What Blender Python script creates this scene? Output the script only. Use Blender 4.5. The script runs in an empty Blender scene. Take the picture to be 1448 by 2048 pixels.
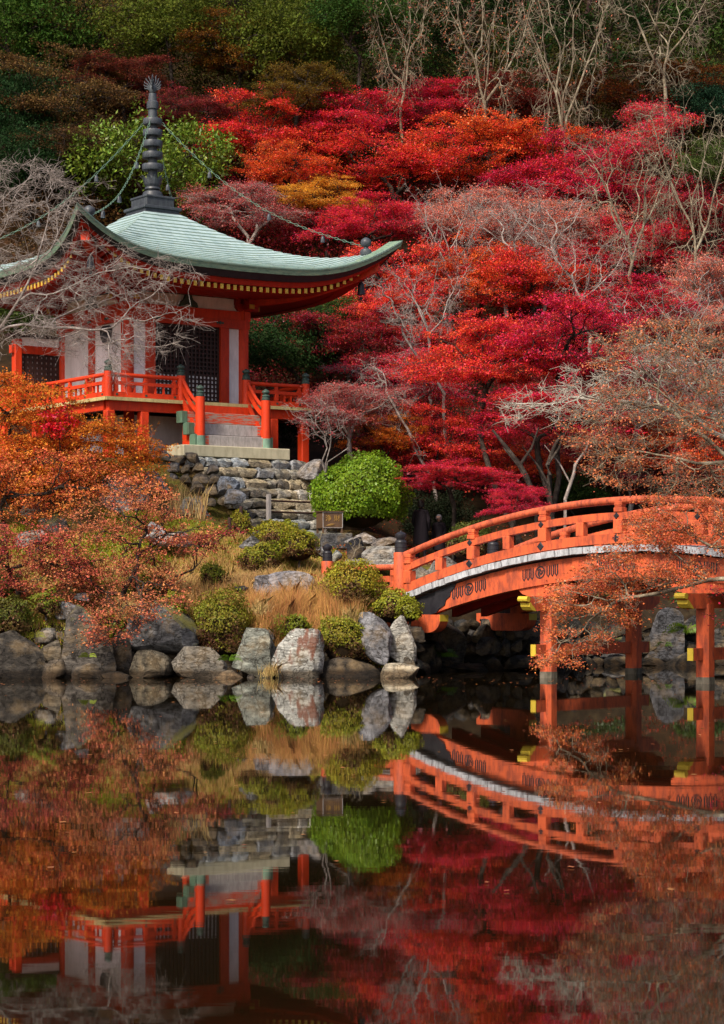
import bpy, bmesh, math, random
import numpy as np
from mathutils import Vector, Matrix
R = math.radians
random.seed(7)
SC = bpy.context.scene
COL = SC.collection

# ------------------------------------------------------------------ camera, sky, sun, exposure
FPX = 4300.0; YH = 1180.0; CZ = 2.08
cam_d = bpy.data.cameras.new('camera'); cam = bpy.data.objects.new('camera', cam_d); COL.objects.link(cam)
cam.location = (0, 0, CZ); cam.rotation_euler = (R(90), 0, 0)
cam_d.sensor_fit = 'HORIZONTAL'; cam_d.sensor_width = 36; cam_d.lens = FPX/1448*36
cam_d.shift_y = (YH-1024)/1448; cam_d.clip_start = 0.5; cam_d.clip_end = 600
SC.camera = cam
SUN_EL, SUN_AZ = 46, 212         # elevation; compass direction the light comes from (0 = +Y, clockwise)
w = bpy.data.worlds.new('World'); SC.world = w; w.use_nodes = True
nt = w.node_tree; bg = nt.nodes['Background']
sky = nt.nodes.new('ShaderNodeTexSky'); sky.sky_type = 'NISHITA'; sky.sun_disc = False
sky.sun_elevation = R(SUN_EL); sky.sun_rotation = R(SUN_AZ); sky.dust_density = 4; sky.air_density = 1.0
nt.links.new(sky.outputs[0], bg.inputs[0]); bg.inputs[1].default_value = 0.078
sun_d = bpy.data.lights.new('sun', 'SUN'); sun_d.energy = 2.7; sun_d.angle = R(11); sun_d.color = (1, .90, .76)
sun = bpy.data.objects.new('sun', sun_d); COL.objects.link(sun)
az = R(SUN_AZ); el = R(SUN_EL)
sdir = Vector((math.sin(az)*math.cos(el), math.cos(az)*math.cos(el), math.sin(el)))
sun.rotation_euler = sdir.to_track_quat('Z', 'Y').to_euler(); sun.location = (0, 20, 60)
SC.view_settings.view_transform = 'Standard'; SC.view_settings.look = 'None'
SC.view_settings.exposure = 1.14; SC.view_settings.gamma = 1
SC.cycles.max_bounces = 6; SC.cycles.transparent_max_bounces = 4; SC.cycles.use_denoising = True

def at(px, py, Y):
    return Vector(((px-724)/FPX*Y, Y, CZ-(py-YH)/FPX*Y))

# ------------------------------------------------------------------ materials
MATS = {}
def new_mat(name, rough=.7, spec=.3):
    m = bpy.data.materials.new(name); m.use_nodes = True; MATS[name] = m
    b = m.node_tree.nodes['Principled BSDF']
    b.inputs['Roughness'].default_value = rough; b.inputs['Specular IOR Level'].default_value = spec
    return m, m.node_tree, b
def N(nt, typ, **kw):
    n = nt.nodes.new(typ)
    for k, v in kw.items():
        if k.startswith('i_'): n.inputs[int(k[2:])].default_value = v
        else: setattr(n, k, v)
    return n
def coords(nt, scale=(1, 1, 1), kind='Object'):
    tc = N(nt, 'ShaderNodeTexCoord'); mp = N(nt, 'ShaderNodeMapping'); mp.inputs[3].default_value = scale
    nt.links.new(tc.outputs[kind], mp.inputs[0]); return mp.outputs[0]
def noise(nt, vec, scale, detail=4, rough=.6):
    n = N(nt, 'ShaderNodeTexNoise'); n.inputs['Scale'].default_value = scale; n.inputs['Detail'].default_value = detail
    n.inputs['Roughness'].default_value = rough
    nt.links.new(vec, n.inputs['Vector']); return n.outputs['Fac']
def ramp(nt, fac, stops):
    r = N(nt, 'ShaderNodeValToRGB'); cr = r.color_ramp
    while len(cr.elements) < len(stops): cr.elements.new(.5)
    for e, (p, c) in zip(cr.elements, stops): e.position = p; e.color = (*c, 1) if len(c) == 3 else c
    nt.links.new(fac, r.inputs[0]); return r.outputs[0]
def mixc(nt, fac, a, b, mode='MIX'):
    m = N(nt, 'ShaderNodeMix', data_type='RGBA', blend_type=mode)
    for s, v in ((0, fac), (6, a), (7, b)):
        if hasattr(v, 'links') or hasattr(v, 'is_linked'): nt.links.new(v, m.inputs[s])
        elif s == 0: m.inputs[s].default_value = v
        else: m.inputs[s].default_value = (*v, 1)
    return m.outputs[2]
def bump(nt, b, h, strength=.4, dist=.05):
    n = N(nt, 'ShaderNodeBump'); n.inputs['Strength'].default_value = strength; n.inputs['Distance'].default_value = dist
    nt.links.new(h, n.inputs['Height']); nt.links.new(n.outputs[0], b.inputs['Normal'])

def paint(name, col, dirt, amount=.5, rough=.55, sc=1.0, worn=None):
    amount *= .75
    m, nt, b = new_mat(name, rough)
    v = coords(nt, (1.1*sc, 1.1*sc, .5*sc)); f = noise(nt, v, 2.0, 6, .7)
    c = mixc(nt, 0, col, col)
    var = ramp(nt, f, [(.3, tuple(x*.82 for x in col)), (.7, tuple(min(1, x*1.12) for x in col))])
    f2 = noise(nt, coords(nt, (2.6*sc, 2.6*sc, .8*sc)), 2.4, 9, .72)
    d = ramp(nt, f2, [(.45, (0, 0, 0)), (.64, (min(1, amount),)*3)])
    c = mixc(nt, d, var, dirt)
    oi = N(nt, 'ShaderNodeObjectInfo'); c = mixc(nt, 1, c, ramp(nt, oi.outputs['Random'], [(0, (.84, .83, .82)), (1, (1.08, 1.08, 1.08))]), 'MULTIPLY')
    if worn:
        f3 = noise(nt, coords(nt, (1.2, 1.2, 14)), 2.2, 5, .7)
        c = mixc(nt, ramp(nt, f3, [(.47, (0, 0, 0)), (.53, (.95,)*3)]), c, worn)
    nt.links.new(c, b.inputs['Base Color']); bump(nt, b, f2, .15, .02)
    return m
paint('vermilion', (.60, .040, .006), (.16, .012, .006), .45)
paint('vermilion_shade', (.36, .016, .006), (.10, .008, .005), .4)  # darker vermilion for undersides and inner members, their shade put into the colour
paint('vermilion_worn', (.60, .050, .010), (.2, .05, .03), .5, .65, worn=(.27, .22, .18))
paint('bridge_paint', (.62, .110, .036), (.24, .05, .028), 1.3, .6, 1.0)
paint('bridge_rail_paint', (.52, .10, .04), (.14, .03, .02), 1.2, .7, 1.6)
paint('plaster', (.80, .74, .74), (.45, .38, .36), .35, .85)
paint('yellow_end', (.60, .37, .05), (.25, .14, .02), .4)
paint('bright_yellow', (.52, .37, .035), (.3, .2, .02), .35)
paint('deck_edge', (.50, .42, .19), (.2, .15, .07), .5)
paint('black_metal', (.018, .017, .022), (.05, .05, .055), .4, .42)
paint('dark_lattice', (.035, .014, .011), (.06, .03, .02), .4)
paint('dark_inner', (.018, .009, .008), (.01, .006, .005), .3)
paint('bronze', (.045, .05, .062), (.10, .12, .125), .6, .45)
paint('verdigris', (.16, .27, .20), (.06, .09, .07), .7, .6)
paint('copper_green_end', (.10, .19, .13), (.06, .05, .03), .7, .6)
paint('cap_green', (.035, .062, .052), (.08, .13, .10), .5, .5)
paint('slab_stone', (.47, .43, .30), (.22, .20, .13), .6, .85)
paint('concrete', (.15, .13, .10), (.04, .038, .025), 1.2, .9)
paint('grey_wood', (.33, .30, .29), (.12, .10, .10), .7, .85, 2)
paint('plank_end', (.42, .43, .46), (.10, .10, .11), .95, .85, 2.2)
paint('box_wood', (.11, .062, .034), (.02, .012, .008), .5, .5)
paint('gold_mark', (.35, .20, .05), (.2, .1, .03), .4)
paint('coat_dark', (.009, .006, .010), (.03, .02, .03), .4, .9)  # cloth deepened beyond its own dark tone to carry the surrounding shade
paint('skin', (.45, .25, .18), (.4, .2, .15), .2, .6)
paint('cap_grey', (.25, .25, .28), (.2, .2, .22), .3, .9)
paint('hair', (.012, .009, .008), (.02, .015, .012), .3, .5)

# copper roof
m, nt, b = new_mat('copper_roof', .42, .5)
f = noise(nt, coords(nt, (6, .7, .7)), 1.6, 6, .7)
c = ramp(nt, f, [(.25, (.25, .35, .36)), (.5, (.36, .47, .48)), (.72, (.46, .56, .57))])
f2 = noise(nt, coords(nt, (1.2, 1.2, 1.2)), 5, 5, .75)
c = mixc(nt, ramp(nt, f2, [(.58, (0, 0, 0)), (.75, (.5,)*3)]), c, (.34, .36, .22))
oi = N(nt, 'ShaderNodeObjectInfo')
c = mixc(nt, .28, c, ramp(nt, oi.outputs['Random'], [(0, (.62, .66, .66)), (1, (1.12, 1.12, 1.1))]), 'MULTIPLY')
nt.links.new(c, b.inputs['Base Color']); b.inputs['Metallic'].default_value = .15; bump(nt, b, f2, .2, .02)
paint('copper_lap', (.13, .20, .18), (.22, .24, .15), .6, .5)
m, nt, b = new_mat('copper_edge', .5, .4)
f = noise(nt, coords(nt, (2, 2, 8)), 2.5, 6, .75)
c = ramp(nt, f, [(.3, (.05, .085, .06)), (.5, (.12, .19, .14)), (.7, (.20, .24, .14))])
nt.links.new(c, b.inputs['Base Color']); bump(nt, b, f, .3, .03)

# rock: object colour tints it
def rock_mat(name, moss=.0, rust=0.0, sc=1.0):
    m, nt, b = new_mat(name, .88, .25)
    oi = N(nt, 'ShaderNodeObjectInfo')
    v = coords(nt, (sc, sc, sc)); f = noise(nt, v, 2.3, 8, .72); f2 = noise(nt, coords(nt, (sc, sc, sc*2.5)), 5.5, 8, .75)
    c = mixc(nt, 1, oi.outputs['Color'], ramp(nt, f, [(.3, (.35, .33, .32)), (.5, (.85, .85, .85)), (.68, (1.55, 1.55, 1.55))]), 'MULTIPLY')
    c = mixc(nt, 1, c, ramp(nt, f2, [(.36, (.22, .2, .18)), (.5, (.95, .95, .95)), (.64, (1.7, 1.68, 1.65))]), 'MULTIPLY')
    vo = N(nt, 'ShaderNodeTexVoronoi', feature='DISTANCE_TO_EDGE'); vo.inputs['Scale'].default_value = 1.9*sc
    vm = N(nt, 'ShaderNodeVectorMath', operation='ADD'); nz = N(nt, 'ShaderNodeTexNoise'); nz.inputs['Scale'].default_value = 3*sc; nt.links.new(v, nz.inputs['Vector']); nt.links.new(v, vm.inputs[0]); nt.links.new(nz.outputs['Color'], vm.inputs[1]); nt.links.new(vm.outputs[0], vo.inputs['Vector'])
    c = mixc(nt, 1, c, ramp(nt, vo.outputs['Distance'], [(.0, (.25, .23, .21)), (.045, (1, 1, 1))]), 'MULTIPLY')
    f4 = noise(nt, coords(nt, (sc, sc, sc)), 1.3, 5, .65)
    c = mixc(nt, ramp(nt, f4, [(.5, (0, 0, 0)), (.66, (.55,)*3)]), c, (.20, .135, .065))
    if rust:
        f3 = noise(nt, coords(nt, (2.2*sc, 2.2*sc, .8*sc)), 1.7, 4, .6)
        c = mixc(nt, ramp(nt, f3, [(.5, (0, 0, 0)), (.6, (rust,)*3)]), c, (.16, .055, .03))
    if moss:
        g = N(nt, 'ShaderNodeNewGeometry'); sx = N(nt, 'ShaderNodeSeparateXYZ'); nt.links.new(g.outputs['Normal'], sx.inputs[0])
        ma = N(nt, 'ShaderNodeMath', operation='MULTIPLY_ADD'); nt.links.new(f, ma.inputs[0]); ma.inputs[1].default_value = 2.2
        nt.links.new(sx.outputs[2], ma.inputs[2])
        mo = N(nt, 'ShaderNodeMath', operation='SUBTRACT'); nt.links.new(ma.outputs[0], mo.inputs[0]); mo.inputs[1].default_value = 1.1
        c = mixc(nt, ramp(nt, mo.outputs[0], [(.45, (0, 0, 0)), (.85, (moss,)*3)]), c, (.15, .14, .025))
    g2 = N(nt, 'ShaderNodeNewGeometry'); s2 = N(nt, 'ShaderNodeSeparateXYZ'); nt.links.new(g2.outputs['Position'], s2.inputs[0])   # wet tide line
    m2 = N(nt, 'ShaderNodeMath', operation='MULTIPLY_ADD'); nt.links.new(f2, m2.inputs[0]); m2.inputs[1].default_value = -.25; nt.links.new(s2.outputs[2], m2.inputs[2])
    c = mixc(nt, 1, c, ramp(nt, m2.outputs[0], [(.0, (.32, .27, .22)), (.10, (1, 1, 1))]), 'MULTIPLY')
    nt.links.new(c, b.inputs['Base Color']); bump(nt, b, f2, 1.0, .07)
    return m
rock_mat('rock'); rock_mat('rock_moss', .85); rock_mat('rock_rust', 0, .85); rock_mat('step_stone', .2, 0, 1.6)

# leaves: object colour tints, each leaf varies
def leaf_mat(name, trans=.35, hue=.018, val=.40, rough=.42, patch=.8, huepatch=.022):
    m, nt, b = new_mat(name, rough, .12 if name == 'leaf_matte' else .27)
    oi = N(nt, 'ShaderNodeObjectInfo'); g = N(nt, 'ShaderNodeNewGeometry')
    hsv = N(nt, 'ShaderNodeHueSaturation')
    f = noise(nt, coords(nt, (1, 1, 1), 'Object'), patch, 3, .6)
    def mad(src, mul, add):
        n = N(nt, 'ShaderNodeMath', operation='MULTIPLY_ADD'); nt.links.new(src, n.inputs[0]); n.inputs[1].default_value = mul
        if hasattr(add, 'is_linked'): nt.links.new(add, n.inputs[2])
        else: n.inputs[2].default_value = add
        return n.outputs[0]
    rnd = g.outputs['Random Per Island']
    nt.links.new(mad(rnd, hue*2, mad(f, huepatch*2, .5-hue-huepatch)), hsv.inputs['Hue'])
    wn = N(nt, 'ShaderNodeTexWhiteNoise', noise_dimensions='1D'); nt.links.new(rnd, wn.inputs['W'])
    nt.links.new(mad(wn.outputs[0], val*1.6, mad(f, .5, 1-val*.8-.25)), hsv.inputs['Value'])
    nt.links.new(oi.outputs['Color'], hsv.inputs['Color'])
    nt.links.new(hsv.outputs[0], b.inputs['Base Color'])
    tr = N(nt, 'ShaderNodeBsdfTranslucent'); nt.links.new(hsv.outputs[0], tr.inputs[0])
    ms = N(nt, 'ShaderNodeMixShader'); ms.inputs[0].default_value = trans
    nt.links.new(b.outputs[0], ms.inputs[1]); nt.links.new(tr.outputs[0], ms.inputs[2])
    nt.links.new(ms.outputs[0], nt.nodes['Material Output'].inputs[0])
leaf_mat('leaf'); leaf_mat('leaf_matte', .3, .022, .45, .75, .8, .03); leaf_mat('leaf_shiny', .2, .03, .55, .38); leaf_mat('straw', .25, .02, .45, .7, .8, .02)
leaf_mat('leaf_two_tone', .3, .035, .5, .6, 1.4, .09)

def bark(name, c1, c2, c3):
    m, nt, b = new_mat(name, .9, .2)
    f = noise(nt, coords(nt, (1, 1, 1), 'Object'), 4.5, 7, .75)
    nt.links.new(ramp(nt, f, [(.32, c1), (.5, c2), (.66, c3)]), b.inputs['Base Color']); bump(nt, b, f, .8, .04)
bark('bark_dark', (.012, .009, .007), (.030, .022, .018), (.085, .07, .058))
bark('bark_grey', (.11, .09, .08), (.24, .20, .18), (.42, .37, .35))
bark('bark_lichen', (.07, .055, .04), (.18, .145, .10), (.36, .33, .24))
bark('bark_silver', (.17, .15, .12), (.34, .31, .26), (.52, .50, .44))
bark('bark_cedar', (.02, .010, .009), (.045, .024, .020), (.085, .05, .04))

# ground
m, nt, b = new_mat('ground', .95, .1)
v = coords(nt, (1, 1, 1), 'Object')
f1 = noise(nt, v, .55, 5, .65); f2 = noise(nt, v, 3.5, 6, .7); f3 = noise(nt, v, 14, 4, .7)
c = ramp(nt, f1, [(.36, (.055, .035, .018)), (.48, (.15, .105, .04)), (.56, (.12, .12, .02)), (.68, (.21, .14, .06))])
c = mixc(nt, 1, c, ramp(nt, f2, [(.3, (.45, .42, .4)), (.7, (1.4, 1.35, 1.25))]), 'MULTIPLY')
c = mixc(nt, 1, c, ramp(nt, f3, [(.3, (.6, .55, .5)), (.7, (1.3, 1.3, 1.3))]), 'MULTIPLY')
nt.links.new(c, b.inputs['Base Color']); bump(nt, b, f3, .8, .08)
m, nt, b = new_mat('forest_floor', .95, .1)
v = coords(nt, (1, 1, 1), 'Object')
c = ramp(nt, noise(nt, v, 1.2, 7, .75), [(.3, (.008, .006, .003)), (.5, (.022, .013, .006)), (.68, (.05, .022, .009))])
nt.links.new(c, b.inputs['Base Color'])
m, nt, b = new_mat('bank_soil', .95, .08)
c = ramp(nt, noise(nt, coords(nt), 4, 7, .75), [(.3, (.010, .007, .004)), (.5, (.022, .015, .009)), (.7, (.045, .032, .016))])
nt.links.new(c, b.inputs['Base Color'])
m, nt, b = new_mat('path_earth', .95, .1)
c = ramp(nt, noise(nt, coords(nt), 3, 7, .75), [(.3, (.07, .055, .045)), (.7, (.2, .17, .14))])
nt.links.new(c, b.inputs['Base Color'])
# water
m, nt, b = new_mat('water', .020, .5)
b.inputs['Base Color'].default_value = (.006, .004, .0015, 1); b.inputs['IOR'].default_value = 1.33
f = noise(nt, coords(nt, (.35, 1.6, 1)), 1.1, 3, .5)
bump(nt, b, f, .010, .05)

# ------------------------------------------------------------------ mesh helpers
def link(o, parent=None):
    COL.objects.link(o)
    if parent is not None: o.parent = parent
    return o
def tag(o, label=None, cat=None, group=None, kind=None):
    if label: o['label'] = label
    if cat: o['category'] = cat
    if group: o['group'] = group
    if kind: o['kind'] = kind
    return o
def empty(name, loc, label=None, cat=None, group=None, rz=0):
    o = bpy.data.objects.new(name, None); o.empty_display_size = .2
    link(o); o.location = loc; o.rotation_euler = (0, 0, rz)
    bpy_loc[o.name] = (Vector(loc), rz)
    return tag(o, label, cat, group)
bpy_loc = {}
def np_mesh(name, V, F, smooth=False):
    V = np.asarray(V, np.float32); F = np.asarray(F, np.int32)
    me = bpy.data.meshes.new(name); me.vertices.add(len(V)); me.vertices.foreach_set('co', V.ravel())
    me.loops.add(F.size); me.loops.foreach_set('vertex_index', F.ravel())
    me.polygons.add(len(F)); me.polygons.foreach_set('loop_start', np.arange(len(F), dtype=np.int32)*F.shape[1])
    if smooth: me.polygons.foreach_set('use_smooth', np.ones(len(F), bool))
    me.update(calc_edges=True)
    return me
class MB:
    """collects shapes in the thing's own frame; build() links them as one mesh"""
    def __init__(s): s.v = []; s.f = []
    def add(s, vs, fs):
        o = len(s.v); s.v += [tuple(v) for v in vs]; s.f += [tuple(i+o for i in f) for f in fs]; return s
    def box(s, c, d, M=None, taper=1.0):
        x, y, z = d[0]/2, d[1]/2, d[2]/2; vs = []
        for dz, t in ((-z, 1), (z, taper)):
            for a, b in ((-x, -y), (x, -y), (x, y), (-x, y)): vs.append(Vector((a*t, b*t, dz)))
        if M is not None: vs = [M @ q for q in vs]
        c = Vector(c)
        return s.add([q+c for q in vs], [(3, 2, 1, 0), (4, 5, 6, 7), (0, 1, 5, 4), (1, 2, 6, 5), (2, 3, 7, 6), (3, 0, 4, 7)])
    def lathe(s, c, prof, n=14):
        c = Vector(c); vs = []; fs = []
        for r, z in prof:
            for k in range(n):
                a = 2*math.pi*k/n; vs.append(c+Vector((r*math.cos(a), r*math.sin(a), z)))
        for i in range(len(prof)-1):
            for k in range(n):
                k2 = (k+1) % n; fs.append((i*n+k, i*n+k2, (i+1)*n+k2, (i+1)*n+k))
        fs.append(tuple(range(n-1, -1, -1))); fs.append(tuple(range((len(prof)-1)*n, len(prof)*n)))
        return s.add(vs, fs)
    def tube(s, pts, rad, n=8):
        pts = [Vector(p) for p in pts]; vs = []; fs = []
        if not hasattr(rad, '__len__'): rad = [rad]*len(pts)
        for i, p in enumerate(pts):
            d = (pts[min(i+1, len(pts)-1)]-pts[max(i-1, 0)]).normalized()
            a = d.cross(Vector((0, 0, 1)));
            if a.length < .05: a = d.cross(Vector((0, 1, 0)))
            a.normalize(); b2 = d.cross(a)
            for k in range(n):
                t = 2*math.pi*k/n; vs.append(p+(a*math.cos(t)+b2*math.sin(t))*rad[i])
        for i in range(len(pts)-1):
            for k in range(n):
                k2 = (k+1) % n; fs.append((i*n+k, i*n+k2, (i+1)*n+k2, (i+1)*n+k))
        fs.append(tuple(range(n-1, -1, -1))); fs.append(tuple(range((len(pts)-1)*n, len(pts)*n)))
        return s.add(vs, fs)
    def sweep(s, secs):
        """list of closed sections (same length) lofted, capped"""
        n = len(secs[0]); vs = [p for q in secs for p in q]; fs = []
        for i in range(len(secs)-1):
            for k in range(n):
                k2 = (k+1) % n; fs.append((i*n+k, i*n+k2, (i+1)*n+k2, (i+1)*n+k))
        fs.append(tuple(range(n-1, -1, -1))); fs.append(tuple(range((len(secs)-1)*n, len(secs)*n)))
        return s.add(vs, fs)
    def prism(s, poly, a, b):
        """poly 2-D points -> a(p), b(p) give the two 3-D faces"""
        return s.sweep([[a(p) for p in poly], [b(p) for p in poly]])
    def build(s, name, mat, parent=None, smooth=False, bevel=0):
        me = bpy.data.meshes.new(name); me.from_pydata([tuple(v) for v in s.v], [], s.f)
        bm = bmesh.new(); bm.from_mesh(me)
        bmesh.ops.recalc_face_normals(bm, faces=bm.faces)
        if bevel:
            es = [e for e in bm.edges if len(e.link_faces) == 2 and e.calc_face_angle(0) > .6]
            bmesh.ops.bevel(bm, geom=es, offset=bevel, segments=1, affect='EDGES', clamp_overlap=True)
        bm.to_mesh(me); bm.free()
        if smooth:
            me.polygons.foreach_set('use_smooth', np.ones(len(me.polygons), bool))
            try: me.set_sharp_from_angle(angle=R(40))
            except Exception: pass
        me.materials.append(MATS[mat])
        o = bpy.data.objects.new(name, me); link(o, parent)
        return o

# ------------------------------------------------------------------ terrain
POND = [(-30, 50.2), (-9, 50.9), (-3, 51.1), (0.9, 51.3), (1.5, 53.6), (2.2, 55.4), (4.5, 56.3), (6, 59.2), (10, 59.8), (13, 57),
        (13.5, 48), (11, 43.6), (8.9, 42.6), (8.5, 39), (9.5, 30), (14, 18), (14, 6.5), (-14, 6.5), (-30, 20)]
PP = np.array(POND)
def pond_dist(x, y):
    """signed distance to the pond edge, positive on land"""
    x = np.asarray(x, float); y = np.asarray(y, float); d = np.full(x.shape, 1e9); inside = np.zeros(x.shape, bool)
    for i in range(len(PP)):
        ax, ay = PP[i]; bx, by = PP[(i+1) % len(PP)]; ex, ey = bx-ax, by-ay
        t = np.clip(((x-ax)*ex+(y-ay)*ey)/(ex*ex+ey*ey), 0, 1)
        d = np.minimum(d, np.hypot(x-ax-t*ex, y-ay-t*ey))
        c = ((ay > y) != (by > y)) & (x < (bx-ax)*(y-ay)/((by-ay) if by != ay else 1e-9)+ax); inside ^= c
    return np.where(inside, -d, d)
CTRL = np.array([(-14, 52, 1.2), (-9, 52.2, 1.3), (-6, 52.3, 1.25), (-3, 52.5, 1.35), (-1, 52.6, 1.45), (.6, 52.8, 1.5), (.9, 54.3, 1.75), (2.0, 56.6, 1.95), (3.6, 58.2, 2.0),
    (5.5, 61, 1.6), (9, 61.5, 1.6), (14, 60, 1.6), (-9, 56, 2.6), (-5, 56, 2.5), (-2.2, 56, 2.35), (-.6, 57.5, 2.4), (.8, 58.5, 2.5), (0, 60.5, 3.25),
    (-1.6, 61.0, 3.45), (-.4, 62.2, 3.6), (1.6, 60, 2.75), (2.5, 61, 2.75), (-9, 60, 4.4), (-12, 59, 4.2), (-5.8, 60, 4.2), (-4.3, 60.2, 3.9),
    (-7.5, 62.6, 5.9), (-11, 63, 5.9), (-6.5, 64.6, 6.05), (-4.3, 65.5, 6.08), (-6.65, 68, 6.1), (-2.6, 67, 6.0), (-1.6, 69, 6.0), (-12, 69, 6.2),
    (0, 65.2, 4.6), (1.8, 63, 2.85), (2, 65, 3.0), (4, 65, 3.4), (8, 65, 3.0), (13, 65, 3.0), (-24, 76, 8.5), (-10, 77, 8), (-3, 76, 8), (8, 74, 7), (20, 75, 8),
    (-26, 100, 23), (0, 100, 23), (26, 100, 23), (-45, 130, 43), (0, 130, 43), (45, 130, 43), (-45, 60, 5), (45, 60, 5), (-45, 30, 3), (45, 30, 3),
    (0, 3, .7), (-20, 3, .8), (20, 3, .8), (9.6, 41.5, .7), (13, 41, .9), (14, 46, 1.9), (-20, 150, 55), (20, 150, 55)], float)
def tps_fit(C):
    X = C[:, :2]; d = np.hypot(X[:, None, 0]-X[None, :, 0], X[:, None, 1]-X[None, :, 1])
    K = d+np.eye(len(C))*-.25; P = np.c_[np.ones(len(C)), X]
    A = np.block([[K, P], [P.T, np.zeros((3, 3))]]); return np.linalg.solve(A, np.r_[C[:, 2], 0, 0, 0])
TW = tps_fit(CTRL)
def ground_np(x, y):
    x = np.asarray(x, float); y = np.asarray(y, float); s = x.shape; x = x.ravel(); y = y.ravel()
    z = TW[-3]+TW[-2]*x+TW[-1]*y
    for i, c in enumerate(CTRL): z = z+TW[i]*np.hypot(x-c[0], y-c[1])
    pd = pond_dist(x, y); far = (y > 48) & (x < 12); t = np.clip((pd-np.where(far, .55, -.15))/.8, 0, 1); t = t*t*(3-2*t)
    bumpy = .10*np.sin(x*1.9+np.sin(y*1.3))*np.cos(y*1.7+.6)+.05*np.sin(x*4.1+1)*np.sin(y*3.7)
    z = np.maximum(z, .5)+bumpy
    c_, s_ = math.cos(R(35.3)), math.sin(R(35.3)); dx, dy = x+6.65, y-68.3; a = dx*c_+dy*s_; b = dx*s_-dy*c_
    cap = np.clip(6.0-(b-4.9)*.95, 3.38, 9)-.42                      # the ground stays below the stone steps
    wgt = np.clip((a+2.3)/.5, 0, 1)*np.clip((3.4-a)/.8, 0, 1)*np.clip((b-4.7)/.3, 0, 1)*np.clip((10.5-b)/1.5, 0, 1)
    z = np.where(z > cap, z*(1-wgt)+cap*wgt, z)
    return ((1-t)*(-.9)+t*z).reshape(s)
def gz(x, y): return float(ground_np(np.array([x]), np.array([y]))[0])
def build_ground():
    xs = np.unique(np.r_[np.linspace(-90, -20, 15), np.linspace(-20, 20, 110), np.linspace(20, 90, 15)])
    ys = np.unique(np.r_[np.linspace(-30, 45, 40), np.linspace(45, 74, 88), np.linspace(74, 180, 60)])
    X, Y = np.meshgrid(xs, ys); Z = ground_np(X, Y); nx = len(xs)
    V = np.c_[X.ravel(), Y.ravel(), Z.ravel()]
    i = (np.arange(len(ys)-1)[:, None]*nx+np.arange(nx-1)[None, :]).ravel()
    F = np.c_[i, i+1, i+1+nx, i+nx]
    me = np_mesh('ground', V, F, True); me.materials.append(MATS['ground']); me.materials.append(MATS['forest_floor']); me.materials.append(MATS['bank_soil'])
    cy = V[F].mean(1); mi = ((cy[:, 1] > 64.2) | ((cy[:, 0] > 2.2) & (cy[:, 1] > 59))).astype(np.int32); pd = pond_dist(cy[:, 0], cy[:, 1]); mi[(pd < 1.25) | ((pd < 2.2) & (cy[:, 0] > .9) & (cy[:, 1] > 52))] = 2; me.polygons.foreach_set('material_index', mi)  # dark soil reaches wider under the bridge, standing in for shade there
    o = bpy.data.objects.new('ground', me); link(o); tag(o, kind='structure')
    V = [(-60, -25, 0), (60, -25, 0), (60, 64, 0), (-60, 64, 0)]
    me = np_mesh('pond_water', V, [(0, 1, 2, 3)]); me.materials.append(MATS['water'])
    o = bpy.data.objects.new('pond_water', me); link(o); tag(o, kind='structure')
build_ground()

# ------------------------------------------------------------------ temple hall
TH = R(35.3); TC = (-6.65, 68.3); TZ = 6.05
hall = empty('temple_hall', (TC[0], TC[1], TZ), 'small vermilion temple hall with green copper pyramid roof and bronze spire above the pond', 'temple', rz=TH)
def T(a, b, z): return Vector((a, -b, z-TZ))          # a along the front, b out of the front, z absolute
def tbox(mb, a0, a1, b0, b1, z0, z1): return mb.box(T((a0+a1)/2, (b0+b1)/2, (z0+z1)/2), (a1-a0, b1-b0, z1-z0))
def part(name, mat, parent=None, bevel=0, **k):
    mb = MB(); tbox(mb, **k); return mb.build(name, mat, parent or hall, bevel=bevel)
def spin(v, k):                                        # rotate a front-face point to face k (0 front, 1 right, 2 back, 3 left)
    c, s = [(1, 0), (0, 1), (-1, 0), (0, -1)][k]
    return Vector((v.x*c-v.y*s, v.x*s+v.y*c, v.z))
DK = 7.78
# plinth, floor
part('plinth', 'plaster', a0=-2.25, a1=2.25, b0=-2.25, b1=2.25, z0=5.7, z1=7.4)
part('deck_floor', 'grey_wood', a0=-3.55, a1=3.55, b0=-3.55, b1=3.55, z0=DK-.09, z1=DK-.012)
for k in (0, 1, 3):
    for i in range(14):
        a0 = -3.66+i*7.32/14
        mb = MB(); j = random.uniform(-.012, .012)
        mb.box(spin(T(a0+.26, 3.62+j, DK-.05), k), (.515, .15, .10) if k == 0 else (.15, .515, .10))
        mb.build('deck_edge_board', 'deck_edge', hall)
for k in range(4):
    mb = MB(); mb.box(spin(T(0, 3.45, DK-.24), k), (7.0, .2, .28) if k % 2 == 0 else (.2, 7.0-.41, .28)); mb.build('deck_beam', 'vermilion', hall)
for a, b in [(-3.45, 3.45), (-2.3, 3.45), (2.3, 3.45), (3.45, 3.45), (-3.45, 1.2), (-3.45, -1.2), (-3.45, -3.45), (3.45, 1.2), (3.45, -1.2), (3.45, -3.45), (1.2, -3.45), (-1.2, -3.45)]:
    part('deck_post', 'vermilion', bevel=.03, a0=a-.14, a1=a+.14, b0=b-.14, b1=b+.14, z0=5.75, z1=DK-.385)
for a, b in [(-2.2, 2.4), (2.2, 2.4), (0.9, 2.6), (2.45, 1.0)]:
    part('inner_post', 'vermilion_shade', a0=a-.12, a1=a+.12, b0=b-.12, b1=b+.12, z0=5.8, z1=DK-.1)
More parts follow.
